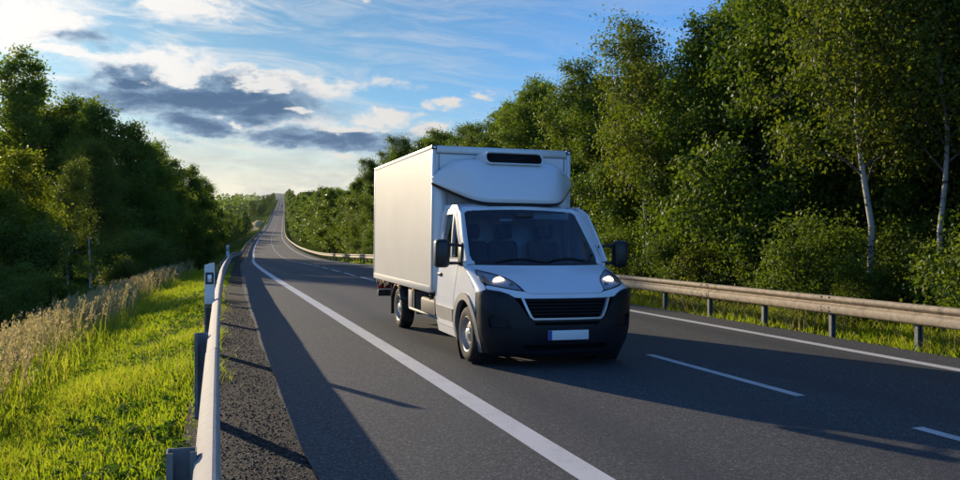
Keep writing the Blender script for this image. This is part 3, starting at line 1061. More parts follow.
    po += [(0.935, 1.232)] + [(x, 1.236) for x in lin(0.8, -0.8, 9)] + [(-0.935, 1.232)]
    panel('screen_frame', po, lambda x, z: (x, Fy(x, z) - 0.002, z), white, T, holes=[[(a * 1.008, 1.60 + (b - 1.6) * 1.012) for a, b in so]], ca=SX + [-0.9, 0.9], cb=SZ + [1.24], thick=0.03)
    # cowl, wipers
    panel('cowl', [(-0.86, 1.222), (0.86, 1.222), (0.86, 1.272)] + [(x, 1.252 + 0.02 * x * x) for x in lin(0.7, -0.7, 7)] + [(-0.86, 1.272)], lambda x, z: (x, Fy(x, z) - 0.008, z), M['plastic_black'], T, ca=SX, thick=0.02)
    for pts in (((-0.62, 1.262), (-0.30, 1.30), (0.02, 1.268)), ((0.02, 1.262), (0.36, 1.30), (0.70, 1.272))):
        P = []
        for q in lin(0, 1, 8):
            x = pts[0][0] + (pts[2][0] - pts[0][0]) * q
            z = pts[0][1] + (pts[2][1] - pts[0][1]) * q + 0.045 * math.sin(math.pi * q)
            P.append((x, Fy(x, z) - 0.022, z))
        tube('wiper', P, 0.009, M['plastic_black'], T, 6)
    # --- cab roof
    V, F = [], []
    ys = [0.685, 0.74, 0.80, 0.88, 0.98, 1.10, 1.25, 1.40]
    zs = [1.975, 2.012, 2.04, 2.064, 2.082, 2.095, 2.10, 2.10]
    us = lin(-1, 1, 21)
    for y, z in zip(ys, zs):
        for u in us:
            sb = 0.14 * u * u if y < 1.1 else 0.14 * u * u * (1.40 - y) / 0.3
            V.append((u * 0.90, y + sb, z - 0.085 * abs(u) ** 4 - 0.02 * u * u))
    n = len(us)
    for i in range(len(ys) - 1):
        for j in range(n - 1):
            F.append((i * n + j, i * n + j + 1, (i + 1) * n + j + 1, (i + 1) * n + j))
    roof = from_arrays('cab_roof', V, F, white, T, smooth=True)
    md = roof.modifiers.new('solid', 'SOLIDIFY')
    md.thickness = 0.02
    # --- flanks
    for s in (-1, 1):
        fl = s < 0
        yf = lambda z: Fy(W(z), z)
        # arch radius .44 round (0,.35)
        arc = lambda a0, a1, r, k: [(r * math.cos(R_(a)), 0.36 + r * math.sin(R_(a))) for a in lin(a0, a1, k)]
        wing = [(yf(z) + 0.002, z) for z in (1.20, 1.15, 1.08, 1.0, 0.93)] + [(-0.425, 0.90), (-0.42, 0.66)] + [(a, b) for a, b in arc(142, 20, 0.49, 12) if a > -0.42] + [(0.505, 0.52), (0.50, 0.62), (0.49, 0.80), (0.42, 1.0), (0.36, 1.20), (0.30, 1.252), (0.12, 1.245)]
        panel('front_wing', wing, flank(s), white, T, ca=lin(-0.4, 0.4, 9), cb=[0.6, 0.7, 0.8, 0.9, 1.0, 1.1, 1.2], thick=0.025, flip=fl)
        # plastic arch flare
        flare = arc(-38, 218, 0.515, 22) + arc(218, -38, 0.425, 22)
        flare = [(a, max(b, 0.17)) for a, b in flare]
        panel('wheel_arch', flare, flank(s, 0.022), M['trim_grey'], T, ca=lin(-0.45, 0.45, 7), cb=[0.4, 0.6, 0.75], thick=0.06, flip=fl)
        # bumper corner behind the front shell, in front of the wheel
        bc = [(yf(0.17), 0.17), (-0.405, 0.17), (-0.405, 0.60), (-0.42, 0.70), (-0.425, 0.895), (yf(0.895) , 0.895)] + [(yf(z), z) for z in (0.7, 0.5, 0.32)]
        panel('bumper_corner', bc, flank(s, -0.002), dark, T, cb=[0.3, 0.4, 0.5, 0.6, 0.7, 0.8], thick=0.025, flip=fl)
        # small white panel between lamp and bonnet corner up to the A-pillar foot
        # inner arch liner
        liner = lathe('arch_liner', [(-0.30, 0.43), (0.02, 0.43)], M['chassis_black'], T, seg=36)
        liner.location = (s * 0.97 - (0.0 if s < 0 else -0.0), 0, 0.36)
        if s > 0:
            liner.location.x = 0.97
        else:
            liner.scale.x = -1
        # door with its window opening
        rear = 1.36
        do = [(0.515, 0.36), (1.34, 0.36), (rear, 0.75), (rear, 1.25), (1.345, 1.62), (1.30, 1.92), (1.24, 1.955), (0.86, 1.965), (0.74, 1.945), (0.60, 1.80), (0.33, 1.46), (0.13, 1.262), (0.31, 1.262), (0.37, 1.20), (0.43, 1.0), (0.50, 0.80), (0.51, 0.62)]
        wo = [(0.24, 1.315), (1.235, 1.285), (1.235, 1.45), (1.225, 1.70), (1.205, 1.85), (1.15, 1.885), (0.80, 1.885), (0.70, 1.81), (0.46, 1.54)]
        door = panel('door', do, flank(s, 0.003), white, T, holes=[wo], ca=lin(0.5, 1.2, 6), cb=[0.5, 0.6, 0.7, 0.8, 0.9, 1.0, 1.1, 1.2, 1.3, 1.45, 1.6, 1.75, 1.85], thick=0.035, flip=fl)
        panel('window_pane', [(a + (0.015 if a > 0.8 else -0.015), b + (0.012 if b > 1.6 else -0.012)) for a, b in wo], flank(s, -0.016), M['glass_side'], door, ca=[0.6, 0.8, 1.0], cb=[1.45, 1.6, 1.75], flip=fl)
        bo = [(0.215, 1.30), (1.252, 1.268), (1.252, 1.45), (1.242, 1.71), (1.222, 1.865), (1.155, 1.90), (0.79, 1.90), (0.685, 1.82), (0.445, 1.55)]
        panel('window_seal', bo, flank(s, 0.006), M['plastic_black'], door, holes=[wo], ca=[0.6, 0.8, 1.0], cb=[1.45, 1.6, 1.75], flip=fl)
        panel('window_divider', [(0.70, 1.30), (0.735, 1.30), (0.815, 1.885), (0.785, 1.872)], flank(s, 0.008), M['silver_trim'], door, cb=[1.5, 1.65], thick=0.02, flip=fl)
        box('door_handle', (1.005, 1.12, 1.03) if s > 0 else (-1.04, 1.12, 1.03), (1.04, 1.29, 1.075) if s > 0 else (-1.005, 1.29, 1.075), M['plastic_black'], door, 0.012)
        panel('side_moulding', [(0.53, 0.45), (1.345, 0.45), (1.35, 0.62), (0.52, 0.62)], flank(s, 0.022), M['trim_grey'], door, ca=lin(0.6, 1.2, 4), thick=0.03, flip=fl)
        # sill and B-pillar
        panel('sill', [(0.46, 0.24), (1.45, 0.24), (1.45, 0.35), (0.49, 0.35)], flank(s), white, T, ca=lin(0.5, 1.3, 4), thick=0.03, flip=fl)
        panel('rear_pillar', [(1.368, 0.36), (1.45, 0.36), (1.45, 1.93), (1.40, 1.985), (1.25, 1.97), (1.312, 1.925), (1.355, 1.62), (1.37, 1.25)], flank(s), white, T, cb=[0.5, 0.75, 1.0, 1.25, 1.4, 1.6, 1.75, 1.9], thick=0.03, flip=fl)
        panel('roof_rail', [(0.585, 1.80), (0.73, 1.955), (0.86, 1.972), (1.24, 1.965), (1.44, 1.99), (1.44, 2.03), (0.80, 2.01), (0.52, 1.90), (0.04, 1.275), (0.12, 1.268), (0.32, 1.47)], flank(s, -0.002), white, T, ca=[0.3, 0.5, 0.7, 0.9, 1.1], cb=[1.4, 1.5, 1.6, 1.7, 1.8, 1.9, 1.95], thick=0.025, flip=fl)
        # mirror on two arms
        mi = empty('wing_mirror', (0, 0, 0), parent=T)
        bm = bmesh.new()
        x0, x1 = (-1.385, -1.195) if s < 0 else (1.125, 1.315)
        add_box(bm, (x0, 0.06, 1.185), (x1, 0.21, 1.545), 0.05, 4)
        for v in bm.verts:     # bulged front
            v.co.y -= 0.035 * (1 - ((v.co.z - 1.365) / 0.19) ** 2) if v.co.y < 0.12 else 0
        bm_obj('mirror_housing', bm, M['plastic_black'], mi, True, 50)
        box('mirror_glass', (x0 + 0.02, 0.2115, 1.21), (x1 - 0.02, 0.215, 1.52), M['chrome'], mi)
        xa = s * 0.95
        xb = x1 - 0.02 if s < 0 else x0 + 0.02
        for z in (1.24, 1.475):
            tube('mirror_arm', [(xa, 0.24, z - 0.02), ((xa + xb) / 2, 0.17, z), (xb, 0.13, z)], [0.022, 0.020, 0.022], M['plastic_black'], mi, 10)
        bm = bmesh.new()
        add_box(bm, (s * 0.975 - 0.025, 0.17, 1.20), (s * 0.975 + 0.025, 0.33, 1.50), 0.02, 2)
        for v in bm.verts:
            v.co.x = s * (W(v.co.z) + 0.0) + (v.co.x - s * 0.975)
            v.co.y += (v.co.z - 1.2) * 0.15
        bm_obj('mirror_foot', bm, M['plastic_black'], mi, True, 50)
    # --- cabin inside
    box('dashboard', (-0.84, 0.03, 0.85), (0.84, 0.48, 1.245), M['dash_grey'], T, 0.05, 3)
    bm = bmesh.new()
    add_box(bm, (-0.86, 1.28, 0.5), (0.86, 1.31, 1.98))
    bm_obj('cab_bulkhead', bm, M['cab_lining'], T)
    box('cab_floor', (-0.90, -0.1, 0.40), (0.90, 1.3, 0.46), M['chassis_black'], T)
    for x, w in ((-0.60, 0.25), (-0.12, 0.22), (0.50, 0.25)):
        st = empty('seat', (0, 0, 0), parent=T)
        box('seat_cushion', (x - w, 0.55, 0.75), (x + w, 1.10, 0.93), M['seat_fabric'], st, 0.05, 3)
        bm = bmesh.new()
        add_box(bm, (x - w, 1.0, 0.9), (x + w, 1.15, 1.52), 0.06, 3, None)
        for v in bm.verts:
            v.co.y += (v.co.z - 0.9) * 0.12
        bm_obj('seat_back', bm, M['seat_fabric'], st, True, 50)
        box('headrest', (x - 0.13, 1.06, 1.55), (x + 0.13, 1.18, 1.76), M['seat_fabric'], st, 0.05, 3)
    bm = bmesh.new()
    rot = Matrix.Rotation(R_(-58), 3, 'X')
    V, F = [], []
    tube_arrays([tuple(Vector((0.50, 0.60, 1.20)) + rot @ Vector((0.19 * math.cos(a), 0.19 * math.sin(a), 0))) for a in lin(0, 2 * math.pi, 25)], 0.016, 8, V, F)
    sw = from_arrays('steering_wheel', np.concatenate(V), np.concatenate(F), M['plastic_black'], T, True)
    box('steering_hub', (0.42, 0.56, 1.13), (0.58, 0.64, 1.24), M['plastic_black'], sw, 0.03)
    tube('spoke', [(0.33, 0.6, 1.19), (0.50, 0.6, 1.185), (0.67, 0.6, 1.19)], 0.014, M['plastic_black'], sw, 6)
    for k in range(5):      # pale folds of a curtain hung beside the passenger seat
        x = -0.80 + 0.036 * k
        tube('curtain_fold', [(x, 0.98 + 0.02 * (k % 2), 1.15), (x + 0.012, 0.98, 1.35), (x + 0.006, 1.0, 1.56)], [0.021, 0.018, 0.014], M['curtain'], T, 8)
    box('sun_visor', (0.12, 0.72, 1.83), (0.72, 0.75, 1.93), M['cab_lining'], T, 0.01)
    box('sun_visor', (-0.70, 0.72, 1.87), (-0.12, 0.75, 1.94), M['dash_grey'], T, 0.01)
    box('rear_view_mirror', (-0.12, 0.55, 1.84), (0.12, 0.59, 1.91), M['plastic_black'], T, 0.015)
    box('reflection_strip', (-0.30, 0.735, 1.80), (-0.12, 0.739, 1.83), M['reflection_pale'], T)  # pale strip put in to draw the bright reflection below the visor
    # --- air deflector
    nu, nv = 49, 16
    V = np.zeros((nv, nu, 3))
    for j, u in enumerate(lin(-1, 1, nu)):
        a, sg = abs(u), (1 if u > 0 else -1)
        # lower rim: flat front, then swept back and up along the sides
        if a < 0.50:
            B = Vector((u / 0.50 * 0.62, 0.69 + 0.03 * (a / 0.5) ** 3, 2.050))
            Tp = Vector((u / 0.50 * 0.66, 1.455, 2.705))
        else:
            q = (a - 0.50) / 0.50
            B = Vector((sg * (0.62 + 0.47 * q), 0.72 + 0.735 * q ** 0.9, 2.050 + 0.30 * q))
            x = 0.66 + 0.43 * q
            Tp = Vector((sg * x, 1.458, 2.705 - 0.285 * (max(0.0, x - 0.72) / 0.37) ** 1.5))
        for i, v in enumerate(lin(0, 1, nv)):
            ey = v ** 1.75
            ez = 1 - (1 - v) ** 1.95
            x = B.x + (Tp.x - B.x) * v
            y = B.y + (Tp.y - B.y) * ey
            z = B.z + (Tp.z - B.z) * ez
            if v < 0.08:
                y -= 0.0
            V[i, j] = (x, y, z)
    i, j = np.meshgrid(np.arange(nv - 1), np.arange(nu - 1), indexing='ij')
    F = np.stack([i * nu + j, i * nu + j + 1, (i + 1) * nu + j + 1, (i + 1) * nu + j], -1).reshape(-1, 4)
    for _ in range(14):        # round the moulding over
        S = V.copy()
        S[:, 1:-1] = 0.25 * V[:, :-2] + 0.5 * V[:, 1:-1] + 0.25 * V[:, 2:]
        V = S
    for _ in range(4):
        S = V.copy()
        S[1:-1] = 0.25 * V[:-2] + 0.5 * V[1:-1] + 0.25 * V[2:]
        V = S
    df = from_arrays('air_deflector', V.reshape(-1, 3), F, white, T, True)
    md = df.modifiers.new('solid', 'SOLIDIFY')
    md.thickness = 0.025
    # turned-under lip, coloured black to draw the shadow gap to the roof
    V2 = np.zeros((3, nu, 3))
    for j in range(nu):
        b = V[0, j]
        V2[0, j] = b + np.array([0, 0.002, 0.0])
        V2[1, j] = b + np.array([0, 0.012, -0.03])
        V2[2, j] = b + np.array([-0.05 * np.sign(b[0]) * (abs(b[0]) > 0.5), 0.06, -0.055])
    i, j = np.meshgrid(np.arange(2), np.arange(nu - 1), indexing='ij')
    F2 = np.stack([i * nu + j + 1, i * nu + j, (i + 1) * nu + j, (i + 1) * nu + j + 1], -1).reshape(-1, 4)
    from_arrays('deflector_shadow_lip', V2.reshape(-1, 3), F2, M['plastic_black'], df, True)
    # centre crease panels
    box('deflector_mount', (-0.55, 0.80, 2.03), (0.55, 1.40, 2.10), M['plastic_black'], df)
    # --- refrigeration unit on the bulkhead
    ru = empty('refrigeration_unit', (0, 0, 0), parent=T)
    def stad(hx, hz, n=10, cz=2.695, cx=0.0):
        pts = []
        r = hz
        for a in lin(-90, 90, n):
            pts.append((cx + hx - r + r * math.cos(R_(a)) * 0.8, cz + r * math.sin(R_(a))))
        for a in lin(90, 270, n):
            pts.append((cx - hx + r + r * math.cos(R_(a)) * 0.8, cz + r * math.sin(R_(a))))
        return pts
    lo = stad(0.462, 0.090)
    prof = [(1.46, 1.0), (1.12, 1.0), (1.02, 0.985), (0.985, 0.94)]
    bm = bmesh.new()
    rings = []
    for y, sc_ in prof:
        rings.append([bm.verts.new((a * (1 - (1 - sc_) * 0.3), y - 0.04 * (b - 2.695) / 0.1 * -1, 2.695 + (b - 2.695) * sc_ + (1.46 - y) * -0.0)) for a, b in lo])
    for r0, r1 in zip(rings[:-1], rings[1:]):
        for q in range(len(lo)):
            bm.faces.new((r0[q], r0[(q + 1) % len(lo)], r1[(q + 1) % len(lo)], r1[q]))
    bmesh.ops.recalc_face_normals(bm, faces=bm.faces)
    bm_obj('unit_housing', bm, M['box_front'], ru, True, 35)
    yg = 0.992
    panel('unit_grille', stad(0.43, 0.070), lambda x, z: (x, yg + 0.03 + 0.4 * (z - 2.695), z), M['void_black'], ru)
    panel('unit_bezel', stad(0.458, 0.086), lambda x, z: (x, yg + 0.4 * (z - 2.695), z), M['box_front'], ru, holes=[stad(0.432, 0.073)], thick=0.03)
    for z in (2.645, 2.67, 2.695, 2.72, 2.745):
        tube('grille_slat', [(-0.40, yg + 0.4 * (z - 2.695) + 0.012, z), (0.40, yg + 0.4 * (z - 2.695) + 0.012, z)], 0.005, M['plastic_black'], ru, 5)
    # --- cargo box
    hw, z0, z1, y0, y1 = 1.078, 0.783, 2.885, 1.478, 5.923
    cb_ = empty('cargo_box', (0, 0, 0), parent=T)
    box('front_wall', (-hw + 0.045, y0 + 0.02, z0 + 0.02), (hw - 0.045, y0 + 0.055, z1 - 0.045), M['box_front'], cb_)
    box('rear_wall', (-hw + 0.045, y1 - 0.05, z0 + 0.02), (hw - 0.045, y1 - 0.012, z1 - 0.045), M['box_front'], cb_)
    for s in (-1, 1):
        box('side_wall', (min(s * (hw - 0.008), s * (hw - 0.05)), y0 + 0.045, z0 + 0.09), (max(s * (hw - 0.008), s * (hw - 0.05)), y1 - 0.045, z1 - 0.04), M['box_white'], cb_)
        for y in (y0, y1):
            box('corner_post', (min(s * hw, s * (hw - 0.06)), min(y, y + (0.05 if y == y0 else -0.05)), z0), (max(s * hw, s * (hw - 0.06)), max(y, y + (0.05 if y == y0 else -0.05)), z1 - 0.05), M['box_alu'], cb_, 0.010)
        box('top_rail', (min(s * (hw + 0.002), s * (hw - 0.055)), y0 + 0.002, z1 - 0.052), (max(s * (hw + 0.002), s * (hw - 0.055)), y1 - 0.002, z1), M['box_alu'], cb_, 0.010)
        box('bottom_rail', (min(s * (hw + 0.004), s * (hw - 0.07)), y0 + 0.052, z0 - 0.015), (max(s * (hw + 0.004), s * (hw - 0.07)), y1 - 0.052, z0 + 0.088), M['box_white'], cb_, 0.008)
        box('corner_cap', (min(s * (hw + 0.006), s * (hw - 0.07)), y0 - 0.006, z1 - 0.062), (max(s * (hw + 0.006), s * (hw - 0.07)), y0 + 0.07, z1 + 0.006), M['plastic_black'], cb_, 0.008)
        box('marker_lamp', (s * (hw - 0.035) - 0.02, y0 - 0.014, z1 - 0.045), (s * (hw - 0.035) + 0.02, y0 - 0.005, z1 - 0.015), M['plate_white'], cb_, 0.004)
        for k, y in enumerate((2.55, 3.6, 4.9)):
            box('side_marker', (min(s * (hw + 0.006), s * (hw - 0.02)), y, z0 - 0.055), (max(s * (hw + 0.006), s * (hw - 0.02)), y + 0.08, z0 - 0.018), M['orange_lens'], cb_, 0.004)
    box('front_top_rail', (-hw + 0.07, y0 + 0.001, z1 - 0.105), (hw - 0.07, y0 + 0.045, z1 - 0.001), M['box_alu'], cb_, 0.008)
    box('front_inner_frame', (-hw + 0.065, y0 + 0.008, z1 - 0.118), (hw - 0.065, y0 + 0.018, z1 - 0.108), M['trim_grey'], cb_)
    for s in (-1, 1):
        box('front_inner_frame', (min(s * (hw - 0.10), s * (hw - 0.11)), y0 + 0.008, z0 + 0.05), (max(s * (hw - 0.10), s * (hw - 0.11)), y0 + 0.018, z1 - 0.119), M['trim_grey'], cb_)
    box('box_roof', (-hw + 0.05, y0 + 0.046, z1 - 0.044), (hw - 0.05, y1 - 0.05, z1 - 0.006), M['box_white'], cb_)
    box('box_floor', (-hw + 0.072, y0 + 0.056, z0 - 0.01), (hw - 0.072, y1 - 0.052, z0 + 0.07), M['box_alu'], cb_)
    # side fairing between cab and box
    for s in (-1, 1):
        V, F = [], []
        zz = lin(0.80, 2.36, 10)
        for z in zz:
            V.append((s * (W(min(z, 2.0)) - 0.03), 1.43, z))
            V.append((s * 1.055, 1.462, z + (0.04 if z > 2.2 else 0)))
        for i in range(9):
            f = (2 * i, 2 * i + 1, 2 * i + 3, 2 * i + 2)
            F.append(f if s > 0 else f[::-1])
        fr = from_arrays('side_fairing', V, F, white, T, True)
        md = fr.modifiers.new('solid', 'SOLIDIFY')
        md.thickness = 0.015
    # --- chassis
    ch = empty('chassis', (0, 0, 0), parent=T)
    for s in (-1, 1):
        box('frame_rail', (s * 0.42 - 0.04, 0.9, 0.56), (s * 0.42 + 0.04, 5.88, 0.765), M['chassis_black'], ch)
    for y in (1.9, 2.9, 4.6, 5.6):
        box('cross_member', (-0.98, y, 0.70), (0.98, y + 0.07, 0.766), M['chassis_black'], ch)
    tube('rear_axle', [(-0.85, 4.042, 0.35), (0.85, 4.042, 0.35)], 0.05, M['chassis_black'], ch)
    box('front_subframe', (-0.80, -0.55, 0.24), (0.80, 0.75, 0.42), M['chassis_black'], ch, 0.03)
    box('engine_block', (-0.70, -0.60, 0.42), (0.70, 0.45, 0.92), M['void_black'], ch)
    box('fuel_tank', (-0.92, 1.75, 0.36), (-0.50, 2.75, 0.64), M['chassis_black'], ch, 0.05, 3)
    box('battery_box', (-0.99, 3.02, 0.40), (-0.70, 3.30, 0.74), M['trim_grey'], ch, 0.02)
    box('tool_box', (0.60, 1.75, 0.36), (0.98, 2.9, 0.70), M['chassis_black'], ch, 0.03)
    tube('exhaust_pipe', [(-0.3, 1.0, 0.33), (-0.33, 2.2, 0.31), (-0.5, 3.0, 0.33), (-0.85, 3.25, 0.34)], 0.04, M['chassis_black'], ch)
    tube('side_guard', [(-1.0, 1.45, 0.42), (-1.0, 3.1, 0.42)], 0.022, M['trim_grey'], ch, 8)
    for y in (1.6, 2.9):
        box('guard_bracket', (-0.985, y, 0.40), (-0.955, y + 0.05, 0.74), M['chassis_black'], ch)
    box('underrun_bar', (-1.0, 5.82, 0.42), (1.0, 5.9, 0.54), M['chassis_black'], ch, 0.01)
    for s in (-1, 1):
        box('tail_lamp', (s * 0.85 - 0.14, 5.905, 0.56), (s * 0.85 + 0.14, 5.95, 0.68), M['red_lens'], ch, 0.01)
        box('mudflap', (s * 0.88 - 0.14, 4.52, 0.20), (s * 0.88 + 0.14, 4.535, 0.72), M['plastic_black'], ch)
        # rear mudguard arc
        V, F = [], []
        for a in lin(25, 160, 12):
            for xx in (0.74, 1.035):
                V.append((s * xx, 4.042 + 0.41 * math.cos(R_(a)), 0.36 + 0.39 * math.sin(R_(a))))
        for i in range(11):
            F.append((2 * i, 2 * i + 1, 2 * i + 3, 2 * i + 2))
        mg = from_arrays('mudguard', V, F, M['plastic_black'], ch, True)
        md = mg.modifiers.new('solid', 'SOLIDIFY')
        md.thickness = 0.012
    # small rags of spray-dirty fittings along the lower rear edge of the box
    for k in range(8):
        y = 4.62 + k * 0.155
        box('lamp_bracket', (-1.05, y, 0.70 - 0.03 * (k % 3)), (-1.00, y + 0.06, 0.768), M['chassis_black'], ch, 0.006)
    # --- wheels
    def wheel(x, y, s, steer=0.0):
        w = empty('wheel', (x, y, 0.351), (0, 0, steer), parent=T)
        hwid = 0.105
        prof = [(-hwid, 0.222), (-hwid - 0.008, 0.25), (-hwid - 0.012, 0.285), (-hwid - 0.002, 0.318), (-hwid + 0.014, 0.338), (-0.075, 0.349)]
        for a in (-0.045, 0.0, 0.045):
            prof += [(a - 0.008, 0.351), (a - 0.006, 0.343), (a + 0.006, 0.343), (a + 0.008, 0.351)]
        prof += [(0.075, 0.349), (hwid - 0.014, 0.338), (hwid + 0.002, 0.318), (hwid + 0.012, 0.285), (hwid + 0.008, 0.25), (hwid, 0.222)]
        lathe('tyre', prof, M['rubber'], w, seg=56)
        # rim dish, outer side towards s
        o = s
        rim = [(o * 0.100, 0.226), (o * 0.106, 0.219), (o * 0.100, 0.210), (o * 0.070, 0.200), (o * 0.045, 0.192), (o * 0.040, 0.182)]
        lathe('rim', rim, M['wheel_silver'], w, seg=48)
        lathe('brake_drum', [(o * 0.02, 0.19), (o * 0.015, 0.12), (o * 0.015, 0.0)], M['void_black'], w, seg=24)
        # disc with round vent holes
        bm = bmesh.new()
        def ring(r, n, cx=0, cy=0, ph=0):
            return [bm.verts.new((cx + r * math.cos(ph + 2 * math.pi * k / n), cy + r * math.sin(ph + 2 * math.pi * k / n), 0)) for k in range(n)]
        loops = [ring(0.185, 48)]
        for k in range(10):
            a = 2 * math.pi * k / 10
            loops.append(ring(0.021, 10, 0.150 * math.cos(a), 0.150 * math.sin(a), a))
        for vs in loops:
            for k in range(len(vs)):
                bm.edges.new((vs[k], vs[(k + 1) % len(vs)]))
        bmesh.ops.triangle_fill(bm, use_beauty=True, edges=bm.edges[:])
        for v in bm.verts:
            r = math.hypot(v.co.x, v.co.y)
            v.co = Vector((o * (0.045 + 0.03 * max(0, 1 - abs(r - 0.11) / 0.08)), v.co.x, v.co.y))
        bmesh.ops.recalc_face_normals(bm, faces=bm.faces)
        bmesh.ops.solidify(bm, geom=bm.faces[:], thickness=0.006)
        bm_obj('wheel_disc', bm, M['wheel_silver'], w, True, 40)
        lathe('hub_cap', [(o * 0.058, 0.098), (o * 0.085, 0.088), (o * 0.098, 0.062), (o * 0.105, 0.035), (o * 0.106, 0.0)], M['wheel_silver'], w, seg=28)
        for k in range(5):
            a = 2 * math.pi * k / 5 + 0.3
            nt = lathe('wheel_nut', [(o * 0.07, 0.012), (o * 0.1, 0.012), (o * 0.104, 0.0)], M['chrome'], w, seg=6)
            nt.location = (0, 0.078 * math.cos(a), 0.078 * math.sin(a))
    wheel(-0.885, 0, -1, 0.0)
    wheel(0.885, 0, 1, 0.0)
    wheel(-0.885, 4.042, -1)
    wheel(0.885, 4.042, 1)


build_truck()


# ------------------------------------------------------------------ vegetation
def leaf_arrays(C, N, D, L, Wd):
    """rhombic leaves: centres C, normals N, directions D (any), lengths L, widths Wd"""
    N = N / (np.linalg.norm(N, axis=1)[:, None] + 1e-9)
    D = D - N * np.sum(D * N, axis=1)[:, None]
    D = D / (np.linalg.norm(D, axis=1)[:, None] + 1e-9)
    S = np.cross(N, D)
    L = L[:, None]
    Wd = Wd[:, None]
    V = np.stack([C - D * L * 0.5, C + S * Wd * 0.5 - D * L * 0.08, C + D * L * 0.5 - N * L * 0.12, C - S * Wd * 0.5 - D * L * 0.08], 1).reshape(-1, 3)
    F = np.arange(len(V)).reshape(-1, 4)
    return V, F


def gen_tree(name, seed, H, R, cb, n_limb, sub, leaves, leaf_len, trunk_r, bark, leafm, wander=0.3, spread=0.20, shape='oval', stems=1, droop=0.0, leaf_w=0.62):
    """returns an Empty with trunk and crown children, standing at the origin"""
    rg = np.random.default_rng(seed)
    V, F, LIMB = [], [], []
    pts, wts = [], []
    for sidx in range(stems):
        n = 10
        tz = np.linspace(0, 1, n)
        lean = rg.normal(0, 0.06 if stems == 1 else 0.22, 2) * H
        wob = np.cumsum(rg.normal(0, wander / n, (n, 2)), axis=0)
        Hs = H * (0.97 if stems == 1 else rg.uniform(0.7, 0.95))
        base = rg.normal(0, 0.0 if stems == 1 else 0.15, 2)
        trunk = np.stack([base[0] + wob[:, 0] + lean[0] * tz ** 1.5, base[1] + wob[:, 1] + lean[1] * tz ** 1.5, tz * Hs], -1)
        trunk[0, 2] = -0.4
        rt = trunk_r * (1 - tz) ** 0.8 + 0.008
        rt[0] *= 1.35
        tube_arrays(trunk, rt, 8, V, F)
        LIMB.append(np.zeros(len(F[-1])))
        nl = max(3, n_limb // stems)
        for k in range(nl):
            t = cb + (0.97 - cb) * ((k + rg.uniform(0, 1)) / nl)
            a = k * 2.39996 + rg.uniform(-0.5, 0.5)
            q = (t - cb) / (1 - cb)
            if shape == 'oval':
                ext = R * (0.30 + 0.75 * math.sin(math.pi * min(1, 0.12 + 0.88 * q) ** 0.85) ** 0.8) * (1 - 0.35 * q)
            elif shape == 'cone':
                ext = R * (1.0 - 0.82 * q)
            else:
                ext = R * (0.8 + 0.3 * math.sin(math.pi * q))
            ext *= rg.uniform(0.72, 1.2)
            up = rg.uniform(0.25, 0.75) + 0.7 * q + (0.6 if droop else 0)
            dirv = np.array([math.cos(a), math.sin(a), up])
            dirv /= np.linalg.norm(dirv)
            p0 = np.array([np.interp(t, tz, trunk[:, i]) for i in range(3)])
            ss = np.linspace(0, 1, 6)
            limb = p0 + dirv * ext * ss[:, None] + np.stack([0 * ss, 0 * ss, -(0.16 + droop) * ext * ss ** 2], -1) + np.cumsum(rg.normal(0, 0.035 * ext, (6, 3)), axis=0) * ss[:, None]
            r0 = max(0.008, np.interp(t, tz, rt) * 0.55)
            tube_arrays(limb, np.linspace(r0, 0.005, 6), 5, V, F)
            LIMB.append(np.full(len(F[-1]), 0.85))
            ns = max(2, int(sub * ext / R * 1.2))
            for j in range(ns):
                s = rg.uniform(0.22, 1.0)
                b0 = np.array([np.interp(s, ss, limb[:, i]) for i in range(3)])
                dv = dirv * 0.6 + rg.normal(0, 0.75, 3)
                dv[2] += 0.15 - droop
                dv /= np.linalg.norm(dv)
                ln = ext * rg.uniform(0.22, 0.5) * (1.15 - 0.6 * s) + 0.15
                b1 = b0 + dv * ln + np.array([0, 0, -droop * ln])
                tube_arrays(np.stack([b0, (b0 + b1) / 2 + rg.normal(0, 0.04 * ln, 3), b1]), np.array([0.010, 0.006, 0.003]) * (0.6 + H / 12), 3, V, F)
                LIMB.append(np.ones(len(F[-1])))
                for f in (0.45, 0.75, 1.0):
                    pts.append(b0 + (b1 - b0) * f)
                    wts.append(0.7 + 0.6 * f)
            pts.append(limb[-1])
            wts.append(1.4)
        pts.append(trunk[-1])
        wts.append(2.0)
    root = empty(name)
    root_tr = from_arrays('trunk', np.concatenate(V), np.concatenate(F), bark, root, True, np.concatenate(LIMB))
    P = np.array(pts)
    wt = np.array(wts)
    # some twigs are bare, some dense: uneven outline and gaps
    wt *= rg.uniform(0.25, 1.6, len(wt))
    idx = rg.choice(len(P), leaves, p=wt / wt.sum())
    sg = spread * rg.uniform(0.6, 1.4, len(P))[idx][:, None]
    C = P[idx] + rg.normal(0, 1, (leaves, 3)) * sg * np.array([1, 1, 0.75])
    C[:, 2] = np.maximum(C[:, 2], 0.12)
    ctr = np.array([trunk[5][0], trunk[5][1], H * (cb + 1) / 2])
    outw = C - ctr
    outw /= np.linalg.norm(outw, axis=1)[:, None] + 1e-6
    N = rg.normal(0, 1, (leaves, 3)) * 0.75 + np.array([0, 0, 0.55]) + outw * 0.45
    D = rg.normal(0, 1, (leaves, 3)) + np.array([0, 0, -0.6]) + outw * 0.4
    L = leaf_len * rg.uniform(0.6, 1.3, leaves)
    LV, LF = leaf_arrays(C, N, D, L, L * leaf_w)
    twig_tone = rg.uniform(0, 1, len(P))[idx]
    att = np.clip(0.55 * twig_tone + 0.45 * rg.uniform(0, 1, leaves), 0, 1)
    from_arrays('crown', LV, LF, leafm, root, False, att)
    return root


